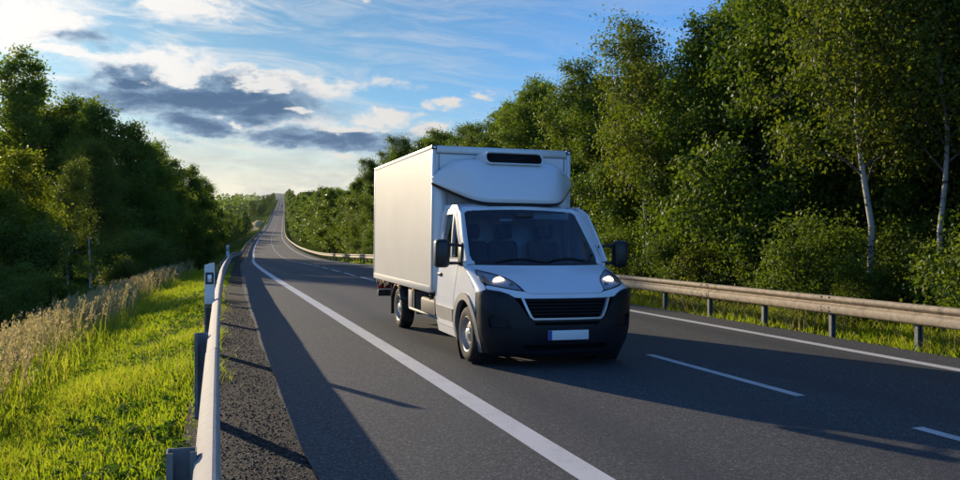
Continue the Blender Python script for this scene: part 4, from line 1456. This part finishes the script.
def copy_tree(src, loc, rz, s, label, cat, group, sz=None):
    r = src.copy()
    COL.objects.link(r)
    r.location = loc
    r.rotation_euler = (0, 0, rz)
    r.scale = (s, s, sz if sz else s)
    tag(r, label, cat, group)
    for ch in src.children:
        c = ch.copy()
        COL.objects.link(c)
        c.parent = r
    return r


def drop(src):
    for ch in list(src.children):
        bpy.data.objects.remove(ch)
    bpy.data.objects.remove(src)


def gz(x, y):
    return float(ground_z(np.array(float(x)), np.array(float(y))))


def build_trees():
    rg = random.Random(7)
    P = {}
    P['oak1'] = gen_tree('broadleaf_tree', 11, 9.6, 2.9, 0.10, 46, 9, 56000, 0.115, 0.13, M['bark'], M['leaf_oak'])
    P['oak2'] = gen_tree('broadleaf_tree', 12, 8.8, 2.6, 0.06, 44, 9, 50000, 0.110, 0.11, M['bark'], M['leaf_oak'], spread=0.22)
    P['oak3'] = gen_tree('broadleaf_tree', 13, 10.4, 2.7, 0.16, 46, 8, 50000, 0.115, 0.13, M['bark'], M['leaf_oak'], spread=0.24)
    P['bir1'] = gen_tree('birch_tree', 21, 9.2, 2.1, 0.30, 36, 8, 22000, 0.090, 0.062, M['birch_bark'], M['leaf_birch'], wander=0.95, spread=0.22, droop=0.22)
    P['bir2'] = gen_tree('birch_tree', 22, 8.4, 1.9, 0.34, 32, 8, 19000, 0.090, 0.052, M['birch_bark'], M['leaf_birch'], wander=0.9, spread=0.22, droop=0.22)
    P['dark1'] = gen_tree('dark_tree', 31, 12.0, 3.1, 0.14, 48, 8, 34000, 0.17, 0.17, M['bark'], M['leaf_dark'], spread=0.26)
    P['dark2'] = gen_tree('dark_tree', 32, 11.0, 3.0, 0.08, 46, 8, 34000, 0.17, 0.15, M['bark'], M['leaf_dark'], spread=0.28)
    P['brt1'] = gen_tree('bright_tree', 41, 6.4, 2.0, 0.10, 34, 7, 17000, 0.13, 0.07, M['bark'], M['leaf_bright'], spread=0.22)
    P['brt2'] = gen_tree('bright_tree', 42, 5.8, 1.9, 0.05, 34, 7, 17000, 0.13, 0.06, M['bark'], M['leaf_bright'], spread=0.24, stems=2)
    P['bush1'] = gen_tree('shrub', 51, 2.0, 1.0, 0.08, 26, 5, 9000, 0.080, 0.025, M['bark'], M['leaf_oak'], spread=0.15, stems=3, shape='round')
    P['bush2'] = gen_tree('shrub', 52, 1.7, 1.0, 0.05, 26, 5, 8000, 0.080, 0.022, M['bark'], M['leaf_birch'], spread=0.15, stems=4, shape='round')
    P['far1'] = gen_tree('broadleaf_tree', 61, 10.0, 3.2, 0.06, 30, 5, 6000, 0.36, 0.15, M['bark'], M['leaf_oak'], spread=0.30)
    P['far2'] = gen_tree('broadleaf_tree', 62, 9.0, 3.0, 0.06, 28, 5, 5200, 0.36, 0.14, M['bark'], M['leaf_oak'], spread=0.32)
    P['far3'] = gen_tree('spruce_tree', 63, 12.0, 2.4, 0.06, 44, 4, 4600, 0.40, 0.15, M['bark'], M['leaf_dark'], spread=0.22, shape='cone', leaf_w=0.35)

    def put(k, x, y, s, label, cat, group=None, rz=None, sz=None):
        return copy_tree(P[k], (x, y, gz(x, y) - 0.02), rg.uniform(0, 6.28) if rz is None else rz, s, label, cat, group, sz)

    def cap(k, x, y, s):
        # height of the wood's outline as it thins out down the road: nobody taller than the canopy
        H0 = {'oak1': 9.9, 'oak2': 9.1, 'oak3': 10.7, 'dark1': 12.3, 'far1': 10.3, 'far2': 9.3, 'far3': 12.2}.get(k, 10)
        az = math.degrees(math.atan2(x, y))
        d = math.hypot(x, y)
        lim = float(np.interp(az, [4, 6, 8.1, 9.4, 10.7, 12.7, 14.7, 16.1, 18.1, 20.9, 23.6, 26.3, 28.9, 32.2, 34.1, 38], [0.047, 0.050, 0.056, 0.065, 0.077, 0.097, 0.120, 0.130, 0.153, 0.176, 0.192, 0.203, 0.206, 0.240, 0.268, 0.6]))
        top = 1.585 + lim * d - gz(x, y)
        return min(s, top * rg.uniform(0.72 if y > 30 else 0.84, 1.04) / H0)

    # --- wood behind the tan guardrail
    put('bir1', 12.35, 13.0, 1.0, 'white-barked birch with a crooked pale trunk behind the tan guardrail', 'birch', rz=0.6)
    put('bir2', 12.75, 11.9, 1.02, 'thin white-barked birch beside the crooked birch behind the tan guardrail', 'birch', rz=2.4)
    put('bir2', 11.9, 20.8, 0.98, 'slender birch in front of the oaks near the middle of the tan guardrail', 'birch', rz=4.0)
    y = 3.0
    while y < 150:
        o = float(road_off(np.array(y)))
        near_birch = 10.4 < y < 14.8
        x = 13.2 + o + rg.uniform(-0.5, 0.7) + (2.3 if near_birch else 0) + (0.6 if y > 60 else 0)
        s = rg.uniform(0.82, 1.06)
        k = rg.choice(['oak1', 'oak2', 'oak3', 'oak2']) if y < 80 else rg.choice(['oak1', 'oak2', 'far1', 'far2'])
        sz = cap(k, x, y, s)
        kd = {'oak1': 'broad dense', 'oak2': 'low bushy', 'oak3': 'tall slim', 'far1': 'dark rounded', 'far2': 'mid-green rounded'}[k]
        wh = ('short of the two white birches' if y < 10.2 else 'beside the two white birches' if y < 15.5 else 'between the crooked and the slender birch' if y < 20 else 'just past the slender birch' if y < 30 else 'well past the slender birch' if y < 60 else 'out where the guardrail bends')
        put(k, x, y, max(sz, 0.8 * s), f'{kd} front-row tree behind the tan guardrail, {wh}', 'tree', f'{kd} front row trees {wh}', sz=sz)
        y += rg.uniform(2.3, 3.3) if y < 60 else rg.uniform(3.4, 4.8)
    for row, (dx, st) in enumerate(((17.0, 3.4), (21.0, 4.2), (26.0, 5.5))):
        y = 0.5 + row
        while y < 150:
            o = float(road_off(np.array(y)))
            x = dx + o + rg.uniform(-1.0, 1.0)
            k = rg.choice(['oak1', 'oak3', 'dark1', 'oak2'])
            s = rg.uniform(0.88, 1.12) * (1.06 if row else 1.0)
            sz = cap(k, x, y, s)
            kd = {'oak1': 'broad dense', 'oak2': 'low bushy', 'oak3': 'tall slim', 'dark1': 'dark-leaved'}[k]
            rw = ('second row', 'third row', 'hindmost row')[row]
            put(k, x, y, max(sz, 0.8 * s), f'{kd} tree in the {rw} of the wood behind the tan guardrail', 'tree', f'{kd} trees of the {rw}', sz=sz)
            y += rg.uniform(0.8, 1.25) * st
    # --- undergrowth at the foot of the wood
    y = 2.5
    while y < 75:
        o = float(road_off(np.array(y)))
        for q in range(2 if rg.random() < 0.6 else 1):
            x = 11.6 + o + rg.uniform(-0.35, 0.5) + q * 1.1
            if abs(y - 12.6) < 1.5 and q == 0:
                sc = rg.uniform(0.35, 0.55)
            else:
                sc = rg.uniform(0.45, 1.0)
            k = rg.choice(['bush1', 'bush2'])
            kd = ('low ' if sc < 0.85 else 'waist-high ') + ('dark green' if k == 'bush1' else 'yellow-green')
            wh = 'near the white birches' if y < 20 else 'past the slender birch' if y < 45 else 'towards the bend'
            put(k, x, y + rg.uniform(-0.4, 0.4), sc, f'{kd} shrub under the trees behind the tan guardrail {wh}', 'shrub', f'{kd} shrubs {wh}')
        y += rg.uniform(0.9, 1.3)
    # --- far trees along the road, both sides
    y = 152
    while y < 1290:
        o = float(road_off(np.array(y)))
        for row in range(2 if y < 700 else 1):
            k = rg.choice(['far1', 'far2', 'far1', 'far3'] if y > 260 else ['far1', 'far2'])
            s = rg.uniform(0.85, 1.2) * (1.0 if y < 500 else 1.15)
            put(k, 14.5 + o + row * 5.5 + rg.uniform(-1, 1.5), y, s, 'distant roadside tree on the tan guardrail side where the road climbs', 'tree', 'distant trees on the tan guardrail side')
        y += 4.2 + y * 0.012
    y = 116
    while y < 1290:
        o = float(road_off(np.array(y)))
        bank = 350 < y < 570
        for row in range(2 if y < 600 else 1):
            k = rg.choice(['far1', 'far2', 'far1', 'far3'] if y > 300 else ['far1', 'far2', 'dark2'])
            s = rg.uniform(0.55, 0.85) if y < 330 else rg.uniform(0.7, 1.1)
            x = o - (5.0 if y < 330 else 34 if bank else 4.5) - row * 6 - rg.uniform(0, 2.5)
            put(k, x, y, s, 'distant roadside tree on the pale guardrail side beyond the bend', 'tree', 'distant trees on the pale guardrail side')
        y += 4.5 + y * 0.014
    # --- dark wood on the left
    for k, x, y, h in (('dark1', -13.9, 75, 18.2), ('dark2', -10.6, 76, 15.2), ('dark1', -7.9, 70, 13.6), ('dark2', -5.4, 68, 12.0), ('dark1', -3.9, 73, 11.0), ('dark2', -2.9, 80, 10.6), ('dark1', -1.4, 87, 10.4), ('dark2', -0.6, 96, 10.2), ('dark1', 0.2, 106, 9.6),
                       ('dark1', -16.5, 92, 18.0), ('dark2', -9.6, 84, 14.0), ('dark1', -6.0, 82, 11.6), ('dark2', -4.0, 92, 11.0), ('dark1', -3.0, 104, 10.0), ('dark2', -13.0, 90, 16.0), ('dark1', -10, 95, 12.0), ('dark2', -7, 108, 11), ('dark1', -2.0, 114, 9.0)):
        b = 12.0 if k == 'dark1' else 11.0
        kd = 'spreading dark backlit tree' if k == 'dark1' else 'dense dark backlit tree'
        wh = 'tallest part of the wood below the grass verge' if h > 14.5 else 'stepped-down part of the wood below the verge' if h > 10.8 else 'low end of the wood beside the pale guardrail'
        put(k, x, y, h / b, f'{kd} in the {wh}', 'tree', f'{kd}s, {wh}')
    for k, x, y, s in (('bir1', -6.35, 55, 1.0), ('bir2', -6.0, 55.3, 1.1)):
        put(k, x, y, s, 'white-trunked birch of a close pair standing before the dark wood', 'birch', 'pair of white trunks before the dark wood')
    put('bir2', -6.75, 46.5, 0.85, 'thin pale-trunked birch beside the sunlit yellow-green trees', 'birch')
    for k, x, y, s in (('brt1', -7.6, 38, 1.0), ('brt2', -6.7, 35.5, 0.85), ('brt1', -8.7, 36.5, 0.95), ('brt2', -7.5, 41.5, 0.85), ('brt1', -9.6, 41, 1.08), ('brt2', -7.9, 33.5, 0.66), ('brt2', -7.0, 31.0, 0.5)):
        put(k, x, y, s, 'sunlit yellow-green young tree below the tall dry grass', 'tree', 'sunlit young trees below the verge')
    for y in np.arange(26, 118, 1.5):
        o = float(rail_x(np.array(y)))
        sx = o - rg.uniform(5.0, 7.6) - (0.8 if y < 34 else 0)
        if y < 56 and -9.0 < math.degrees(math.atan2(sx, float(y))) < -5.4:
            continue          # a clearing in front of the white trunks
        put(rg.choice(['bush1', 'bush2', 'bush1']), sx, float(y), rg.uniform(0.6, 0.95) if y < 34 else rg.uniform(0.9, 1.6), 'shaded shrub at the edge of the dark wood below the verge', 'shrub', 'shrubs at the edge of the dark wood')
    for s in P.values():
        drop(s)


build_trees()


def build_grass():
    rg = np.random.default_rng(5)

    def blades(name, X, Y, H, Wd, mat, label, cat, lean=0.5, tone=None, segs=2):
        n = len(X)
        Z = ground_z(X, Y) - 0.02
        a = rg.uniform(0, 2 * np.pi, n)
        d = np.stack([np.cos(a), np.sin(a)], -1)
        b = rg.uniform(0, 2 * np.pi, n)
        sdir = np.stack([np.cos(b), np.sin(b)], -1)
        ln = (rg.uniform(0.15, 1.0, n) * lean * H)
        base = np.stack([X, Y, Z], -1)
        side = np.concatenate([sdir, np.zeros((n, 1))], 1) * (Wd / 2)[:, None]
        m1 = base + np.concatenate([d * (ln * 0.3)[:, None], (H * 0.6)[:, None]], 1)
        tip = base + np.concatenate([d * ln[:, None], H[:, None]], 1)
        V = np.stack([base - side, base + side, m1 + side * 0.75, m1 - side * 0.75, tip + side * 0.12, tip - side * 0.12], 1).reshape(-1, 3)
        i = np.arange(n)[:, None] * 6
        F = np.concatenate([i + np.array([[0, 1, 2, 3]]), i + np.array([[3, 2, 4, 5]])], 0)
        if tone is None:
            tone = rg.uniform(0, 1, n)
        o = from_arrays(name, V, F, mat, None, False, np.concatenate([tone, tone]))
        tag(o, label, cat, None, 'stuff')
        return o

    def patch(n):
        return n
    # left verge: dense short mown grass, denser near the camera
    n = 300000
    q = rg.uniform(0, 1, n)
    Y = 1.6 + 58 * q ** 2.1
    dl = rg.uniform(-0.05, 1, n) * np.where(Y < 12, 3.6, 4.4)
    X = rail_x(Y) - 0.16 - dl
    cl = 0.5 + 0.5 * hnoise(X * 3.1, Y * 2.7)
    cl2 = 0.5 + 0.5 * hnoise(X * 1.1 + 4, Y * 0.9 + 2)
    keep = rg.uniform(0, 1, n) < 0.15 + 0.85 * np.clip(cl * 0.8 + cl2 * 0.7 - 0.15, 0, 1)
    X, Y, cl, cl2 = X[keep], Y[keep], cl[keep], cl2[keep]
    n = len(X)
    H = (0.03 + 0.12 * rg.uniform(0, 1, n) ** 1.8) * (0.35 + 1.3 * cl * cl2 + 0.5 * cl2) * (1 + np.clip((Y - 12) / 40, 0, 0.6))
    tone = np.clip(0.05 + 0.35 * cl2 + 0.3 * cl + rg.normal(0, 0.2, n) + (rg.uniform(0, 1, n) > 0.93) * 0.5, 0, 1)
    blades('verge_grass', X, Y, H, 0.006 + 0.006 * rg.uniform(0, 1, n) + 0.0005 * Y, M['grass_blade'], 'short bright green grass on the sunlit verge beside the pale guardrail', 'grass', 0.7, tone)
    n = 22000
    Y = 2 + 30 * rg.uniform(0, 1, n) ** 1.8
    X = rail_x(Y) - 0.16 - rg.uniform(0, 3.2, n)
    keep = hnoise(X * 1.7 + 3, Y * 0.8 + X) > 0.25
    X, Y = X[keep], Y[keep]
    blades('straw', X, Y, rg.uniform(0.02, 0.12, len(X)), np.full(len(X), 0.0055) + 0.0003 * Y, M['dry_blade'], 'dead straw lying in patches in the short verge grass', 'straw', 3.0, rg.uniform(0.3, 1, len(X)))
    # broad-leaved weeds in little rosettes
    m = 1500
    Yc = 2 + 26 * rg.uniform(0, 1, m) ** 1.7
    Xc = rail_x(Yc) - 0.2 - rg.uniform(0, 3.0, m)
    k = 9
    C = np.stack([Xc, Yc, ground_z(Xc, Yc) + 0.02], -1).repeat(k, axis=0)
    an = rg.uniform(0, 6.28, m * k)
    rr = rg.uniform(0.02, 0.07, m * k)
    C = C + np.stack([rr * np.cos(an), rr * np.sin(an), rg.uniform(0.0, 0.07, m * k)], -1)
    D = np.stack([np.cos(an), np.sin(an), rg.uniform(-0.2, 0.5, m * k)], -1)
    Nn = rg.normal(0, 0.35, (m * k, 3)) + np.array([0, 0, 1.0])
    L = rg.uniform(0.04, 0.10, m * k)
    LV, LF_ = leaf_arrays(C, Nn, D, L, L * 0.5)
    o = from_arrays('verge_weeds', LV, LF_, M['weed_leaf'], None, False, rg.uniform(0.2, 1, m * k))
    tag(o, 'broad-leaved weeds scattered through the short verge grass', 'weeds', None, 'stuff')
    # weeds creeping through the gravel at the rail's foot
    n = 5000
    Y = 3 + 34 * rg.uniform(0, 1, n) ** 1.4
    X = rail_x(Y) + np.abs(rg.normal(0, 0.13, n)) - 0.05
    keep = hnoise(X * 0.5, Y * 1.9) > 0.15
    X, Y = X[keep], Y[keep]
    blades('gravel_weeds', X, Y, rg.uniform(0.03, 0.14, len(X)), np.full(len(X), 0.008), M['grass_blade'], 'sparse green weeds growing in the gravel along the pale guardrail', 'weeds', 1.1)
    # tall dry grass: green blades below, seed heads above
    n = 42000
    Y = 6.0 + 50 * rg.uniform(0, 1, n) ** 1.35
    dl = rg.normal(0, 1, n) * 0.75 + 3.7 + 0.2 * np.sin(Y * 0.5)
    X = rail_x(Y) - dl
    ok = (dl > 2.0) & (dl < 6)
    X, Y = X[ok], Y[ok]
    H = rg.uniform(0.18, 0.55, len(X))
    blades('tall_grass', X, Y, H, np.full(len(X), 0.010) + 0.0006 * Y, M['grass_blade'], 'tall green grass under the dry seed heads along the verge', 'grass', 0.5, np.clip(rg.normal(0.6, 0.25, len(X)), 0, 1))
    n = 5200
    Y = 6.0 + 46 * rg.uniform(0, 1, n) ** 1.3
    dl = rg.normal(0, 1, n) * 0.62 + 3.6 + 0.2 * np.sin(Y * 0.5)
    X = rail_x(Y) - dl
    ok = (dl > 2.1) & (dl < 6)
    X, Y = X[ok], Y[ok]
    n = len(X)
    Z = ground_z(X, Y)
    H = rg.uniform(0.5, 1.02, n)
    a = rg.normal(0.6, 0.7, n)
    bend = np.stack([np.cos(a), np.sin(a)], -1) * (H * rg.uniform(0.05, 0.3, n))[:, None]
    w = 0.004 + 0.00022 * Y
    base = np.stack([X, Y, Z], -1)
    mid = base + np.concatenate([bend * 0.35, (H * 0.6)[:, None]], 1)
    top = base + np.concatenate([bend, H[:, None]], 1)
    b = rg.uniform(0, 2 * np.pi, n)
    sd_ = np.stack([np.cos(b), np.sin(b), np.zeros(n)], -1) * w[:, None]
    V = [np.stack([base - sd_, base + sd_, mid + sd_, mid - sd_, top + sd_ * 0.6, top - sd_ * 0.6], 1).reshape(-1, 3)]
    i = np.arange(n)[:, None] * 6
    F = [np.concatenate([i + np.array([[0, 1, 2, 3]]), i + np.array([[3, 2, 4, 5]])], 0)]
    tone = [np.tile(rg.uniform(0.0, 0.5, n), 2)]
    # plume: spikelets round the top third
    k = 9
    off = 6 * n
    t = rg.uniform(0.72, 1.03, (n, k))
    c = mid[:, None, :] + (top - mid)[:, None, :] * ((t - 0.6) / 0.4)[:, :, None] + rg.normal(0, 1, (n, k, 3)) * (0.012 + 0.0003 * Y)[:, None, None]
    c = c.reshape(-1, 3)
    d = (top - mid).repeat(k, axis=0)
    d = d / np.linalg.norm(d, axis=1)[:, None] + rg.normal(0, 0.5, (n * k, 3))
    L = (0.05 + 0.0007 * Y).repeat(k) * rg.uniform(0.7, 1.4, n * k)
    LV, LF_ = leaf_arrays(c, rg.normal(0, 1, (n * k, 3)), d, L, L * 0.3)
    V.append(LV)
    F.append(LF_ + off)
    tone.append(rg.uniform(0.5, 1.0, n * k))
    o = from_arrays('dry_grass', np.concatenate(V), np.concatenate(F), M['dry_blade'], None, False, np.concatenate(tone))
    tag(o, 'tall dry beige grass with seed heads along the lower edge of the verge', 'grass', None, 'stuff')
    # right verge below the tan rail
    n = 90000
    Y = 2.5 + 70 * rg.uniform(0, 1, n) ** 1.7
    dr = rg.uniform(0, 1, n) ** 1.2 * 2.2
    X = 9.70 + road_off(Y) + dr
    cl = 0.5 + 0.5 * hnoise(X * 2.7, Y * 2.1)
    keep = rg.uniform(0, 1, n) < 0.3 + 0.8 * cl
    X, Y, cl, dr = X[keep], Y[keep], cl[keep], dr[keep]
    H = (0.06 + 0.28 * rg.uniform(0, 1, len(X)) ** 1.4) * (0.5 + 0.8 * cl) * (0.45 + 0.75 * np.clip(dr, 0, 1.0))
    blades('roadside_grass', X, Y, H, 0.009 + 0.0006 * Y, M['grass_blade'], 'rough green grass growing under the tan guardrail', 'grass', 0.9)
    n = 2600
    Y = 3 + 50 * rg.uniform(0, 1, n) ** 1.3
    X = 10.0 + road_off(Y) + rg.uniform(0, 1.0, n)
    keep = hnoise(X * 0.8, Y * 1.3) > 0.0
    X, Y = X[keep], Y[keep]
    blades('dry_stalks', X, Y, rg.uniform(0.25, 0.55, len(X)), np.full(len(X), 0.009) + 0.0003 * Y, M['dry_blade'], 'arching dry stalks in the grass under the tan guardrail', 'grass', 1.3, rg.uniform(0.4, 1, len(X)))


build_grass()


def build_stones():
    rg = np.random.default_rng(9)
    n = 15000
    Y = 2.2 + 17 * rg.uniform(0, 1, n) ** 1.7
    a = LLINE - rail_d(Y) - 0.05
    b = LLINE - edge_d(Y) + 0.03
    u = a + (b - a) * np.clip(rg.normal(0.55, 0.33, n), 0, 1.04)
    X = u + road_off(Y)
    Z = road_z(Y) - K * u - 0.022
    r = (0.003 + 0.0085 * rg.uniform(0, 1, n) ** 2.2)
    oct_ = np.array([[1, 0, 0], [0, 1, 0], [-1, 0, 0], [0, -1, 0], [0, 0, 0.8], [0, 0, -0.8]], float)
    V = oct_[None] * r[:, None, None] * rg.uniform(0.6, 1.4, (n, 6, 1))
    an = rg.uniform(0, 6.28, n)
    ca, sa = np.cos(an), np.sin(an)
    x = V[:, :, 0] * ca[:, None] - V[:, :, 1] * sa[:, None]
    y = V[:, :, 0] * sa[:, None] + V[:, :, 1] * ca[:, None]
    V = np.stack([x + X[:, None], y + Y[:, None], V[:, :, 2] + (Z + r * 0.35)[:, None]], -1).reshape(-1, 3)
    f = np.array([[0, 1, 4], [1, 2, 4], [2, 3, 4], [3, 0, 4], [1, 0, 5], [2, 1, 5], [3, 2, 5], [0, 3, 5]])
    F = (np.arange(n)[:, None, None] * 6 + f[None]).reshape(-1, 3)
    o = from_arrays('gravel', V, F, M['stone'], None, False, np.clip(rg.uniform(0, 1, n) * 0.9 + 0.45 * np.clip((u - a) / (b - a) - 0.8, 0, 0.2) / 0.2, 0, 1).repeat(8))
    tag(o, 'loose dark gravel stones between the pale guardrail and the asphalt', 'gravel', None, 'stuff')


build_stones()


def build_distance():
    rg = np.random.default_rng(3)
    # dry bank beside the climbing road
    V, F = [], []
    Ys = np.linspace(375, 480, 30)
    for y in Ys:
        e = math.sin(math.pi * (y - 375) / 105) ** 0.5
        for q in np.linspace(0, 1, 9):
            u = -1.2 - 6.5 * q
            x = u + float(road_off(np.array(y)))
            V.append((x, y, gz(x, y) + 0.06 + e * 2.6 * math.sin(math.pi * min(1, q * 1.15)) ** 1.3 * (0.9 + 0.1 * math.sin(y * 0.31 + q * 9))))
    for i in range(29):
        for j in range(8):
            F.append((i * 9 + j, (i + 1) * 9 + j, (i + 1) * 9 + j + 1, i * 9 + j + 1))
    o = from_arrays('dry_bank', V, F, M['dry_bank'], None, True)
    o['kind'] = 'structure'
    # far wooded hills
    for (d, h0, h1, seed, nm, mt) in ((3200, 8, 30, 1, 'field_ridge', 'hill_field'), (4600, 45, 45, 2, 'wooded_hills', 'hill_forest'), (6500, 95, 150, 4, 'far_hills', 'hill_forest')):
        r = np.random.default_rng(seed)
        ph = r.uniform(0, 6.28, 6)
        n = 181
        V, F = [], []
        for k in range(n):
            a = R_(-80 + 160 * k / (n - 1))
            aa = math.degrees(a)
            prof = 0.5 + 0.28 * math.sin(aa * 0.21 + ph[0]) + 0.18 * math.sin(aa * 0.47 + ph[1]) + 0.07 * math.sin(aa * 1.3 + ph[2])
            if d == 6500:
                prof = 0.35 * prof + 0.85 * math.exp(-((aa - 4.4) / 2.2) ** 2)
            zb = float(road_z(np.array(float(d))))
            for q in range(6):
                rr = d * (1 + 0.08 * q)
                z = zb + (h0 + h1 * prof) * math.sin(math.pi / 2 * q / 3) if q <= 3 else zb + (h0 + h1 * prof) * (1 - 0.2 * (q - 3))
                if q == 0:
                    z = zb - 120
                V.append((rr * math.sin(a), rr * math.cos(a), z + (r.uniform(-3, 3) if q == 3 else 0)))
        for k in range(n - 1):
            for q in range(5):
                F.append((k * 6 + q, (k + 1) * 6 + q, (k + 1) * 6 + q + 1, k * 6 + q + 1))
        o = from_arrays(nm, V, F, M[mt], None, True)
        o['kind'] = 'structure'
    # the far-off woods beyond the roadside rows: one mass of small trees
    C, L, A = [], [], []
    for k in range(2600):
        y = rg.uniform(170, 2600) if k % 3 else rg.uniform(500, 1500)
        side = -1 if rg.uniform() < 0.62 else 1
        x = float(road_off(np.array(min(y, 1500.0)))) + side * (rg.uniform(24, 120 + y * 0.45)) + (0 if side > 0 else -2)
        if side < 0 and 300 < y < 640 and x > float(road_off(np.array(y))) - 75:
            continue
        h = rg.uniform(6, 11)
        z = gz(x, y)
        nl = 34
        t = rg.uniform(0, 1, nl) ** 0.7
        rr = (0.35 + 0.65 * np.sin(np.pi * np.clip(t * 0.85 + 0.15, 0, 1))) * 2.8 * np.sqrt(rg.uniform(0.2, 1, nl))
        aa = rg.uniform(0, 6.28, nl)
        C.append(np.stack([x + rr * np.cos(aa), y + rr * np.sin(aa), z + 0.3 + t * h], -1))
        L.append(rg.uniform(1.2, 2.6, nl))
        A.append(np.clip(rg.uniform(0, 1) * 0.6 + rg.uniform(0, 0.4, nl), 0, 1))
    C = np.concatenate(C)
    L = np.concatenate(L)
    A = np.concatenate(A)
    n = len(C)
    V, F = leaf_arrays(C, rg.normal(0, 1, (n, 3)) + np.array([0, 0, 0.5]), rg.normal(0, 1, (n, 3)), L, L * 0.7)
    o = from_arrays('far_woods', V, F, M['leaf_dark'], None, False, A)
    tag(o, 'far-off woods covering the rising land on both sides of the road', 'woods', None, 'stuff')


build_distance()


def build_far_cars():
    def car(y, u, paint, heading, label):
        x = u + float(road_off(np.array(y)))
        z = float(road_z(np.array(y))) - K * u
        sl = math.atan2(float(road_z(np.array(y + 5.0)) - road_z(np.array(y - 5.0))), 10)
        hd = math.atan2(float(road_off(np.array(y + 5.0)) - road_off(np.array(y - 5.0))), 10)
        t = tag(empty('passenger_car', (x, y, z), (sl, 0, -hd + heading)), label, 'car')
        secs = [(-2.1, 0.42, 0.74, 0.70), (-1.95, 0.32, 0.84, 0.80), (-1.2, 0.30, 0.95, 0.88), (-0.4, 0.28, 1.0, 0.90), (0.9, 0.28, 1.02, 0.90), (1.7, 0.30, 1.0, 0.87), (2.05, 0.38, 0.9, 0.80)]
        bm = bmesh.new()
        rings = []
        for yy, zb, zt, w in secs:
            rings.append([bm.verts.new(p) for p in ((-w * 0.92, yy, zb), (-w, yy, (zb + zt) / 2), (-w * 0.93, yy, zt), (w * 0.93, yy, zt), (w, yy, (zb + zt) / 2), (w * 0.92, yy, zb))])
        for a, b in zip(rings[:-1], rings[1:]):
            for i in range(6):
                bm.faces.new((a[i], a[(i + 1) % 6], b[(i + 1) % 6], b[i]))
        bm.faces.new(rings[0])
        bm.faces.new(rings[-1][::-1])
        bmesh.ops.recalc_face_normals(bm, faces=bm.faces)
        bm_obj('body', bm, paint, t, True, 40)
        bm = bmesh.new()
        lo = [(-0.82, -1.15), (0.82, -1.15), (0.82, 1.75), (-0.82, 1.75)]
        hi = [(-0.60, -0.45), (0.60, -0.45), (0.62, 1.2), (-0.62, 1.2)]
        v0 = [bm.verts.new((a, b, 0.96)) for a, b in lo]
        v1 = [bm.verts.new((a, b, 1.42)) for a, b in hi]
        for i in range(4):
            bm.faces.new((v0[i], v0[(i + 1) % 4], v1[(i + 1) % 4], v1[i]))
        bm.faces.new(v1)
        bmesh.ops.recalc_face_normals(bm, faces=bm.faces)
        bm_obj('cabin_glass', bm, M['car_glass'], t)
        box('roof', (-0.62, -0.46, 1.415), (0.62, 1.2, 1.46), paint, t, 0.02)
        for sx in (-1, 1):
            for yy in (-1.3, 1.3):
                lathe('wheel', [(-0.1, 0.0), (-0.1, 0.28), (-0.07, 0.31), (0.07, 0.31), (0.1, 0.28), (0.1, 0.0)], M['rubber'], t, seg=16).location = (sx * 0.8, yy, 0.31)
            box('headlight', (sx * 0.6 - 0.14, -2.13, 0.62), (sx * 0.6 + 0.14, -2.05, 0.74), M['chrome'], t, 0.02)
    car(780.0, 7.3, M['car_blue'], 0.0, 'small dark blue car far up the climbing road')
    car(1010.0, 4.0, M['car_silver'], 0.0, 'small silver car near the crest of the climbing road')


build_far_cars()


def build_haze():
    bm = bmesh.new()
    add_box(bm, (-9600, -700, -60), (9600, 9700, 420))
    m, t, out = material('haze')
    v = t.node('ShaderNodeVolumePrincipled')
    v.inputs['Color'].default_value = (0.80, 0.88, 1.0, 1)
    v.inputs['Density'].default_value = 0.000028
    v.inputs['Anisotropy'].default_value = 0.3
    t.l.new(v.outputs[0], out.inputs['Volume'])
    o = bm_obj('haze', bm, m)
    tag(o, 'thin pale haze lying over the distant hills and woods', 'haze', None, 'stuff')


build_haze()
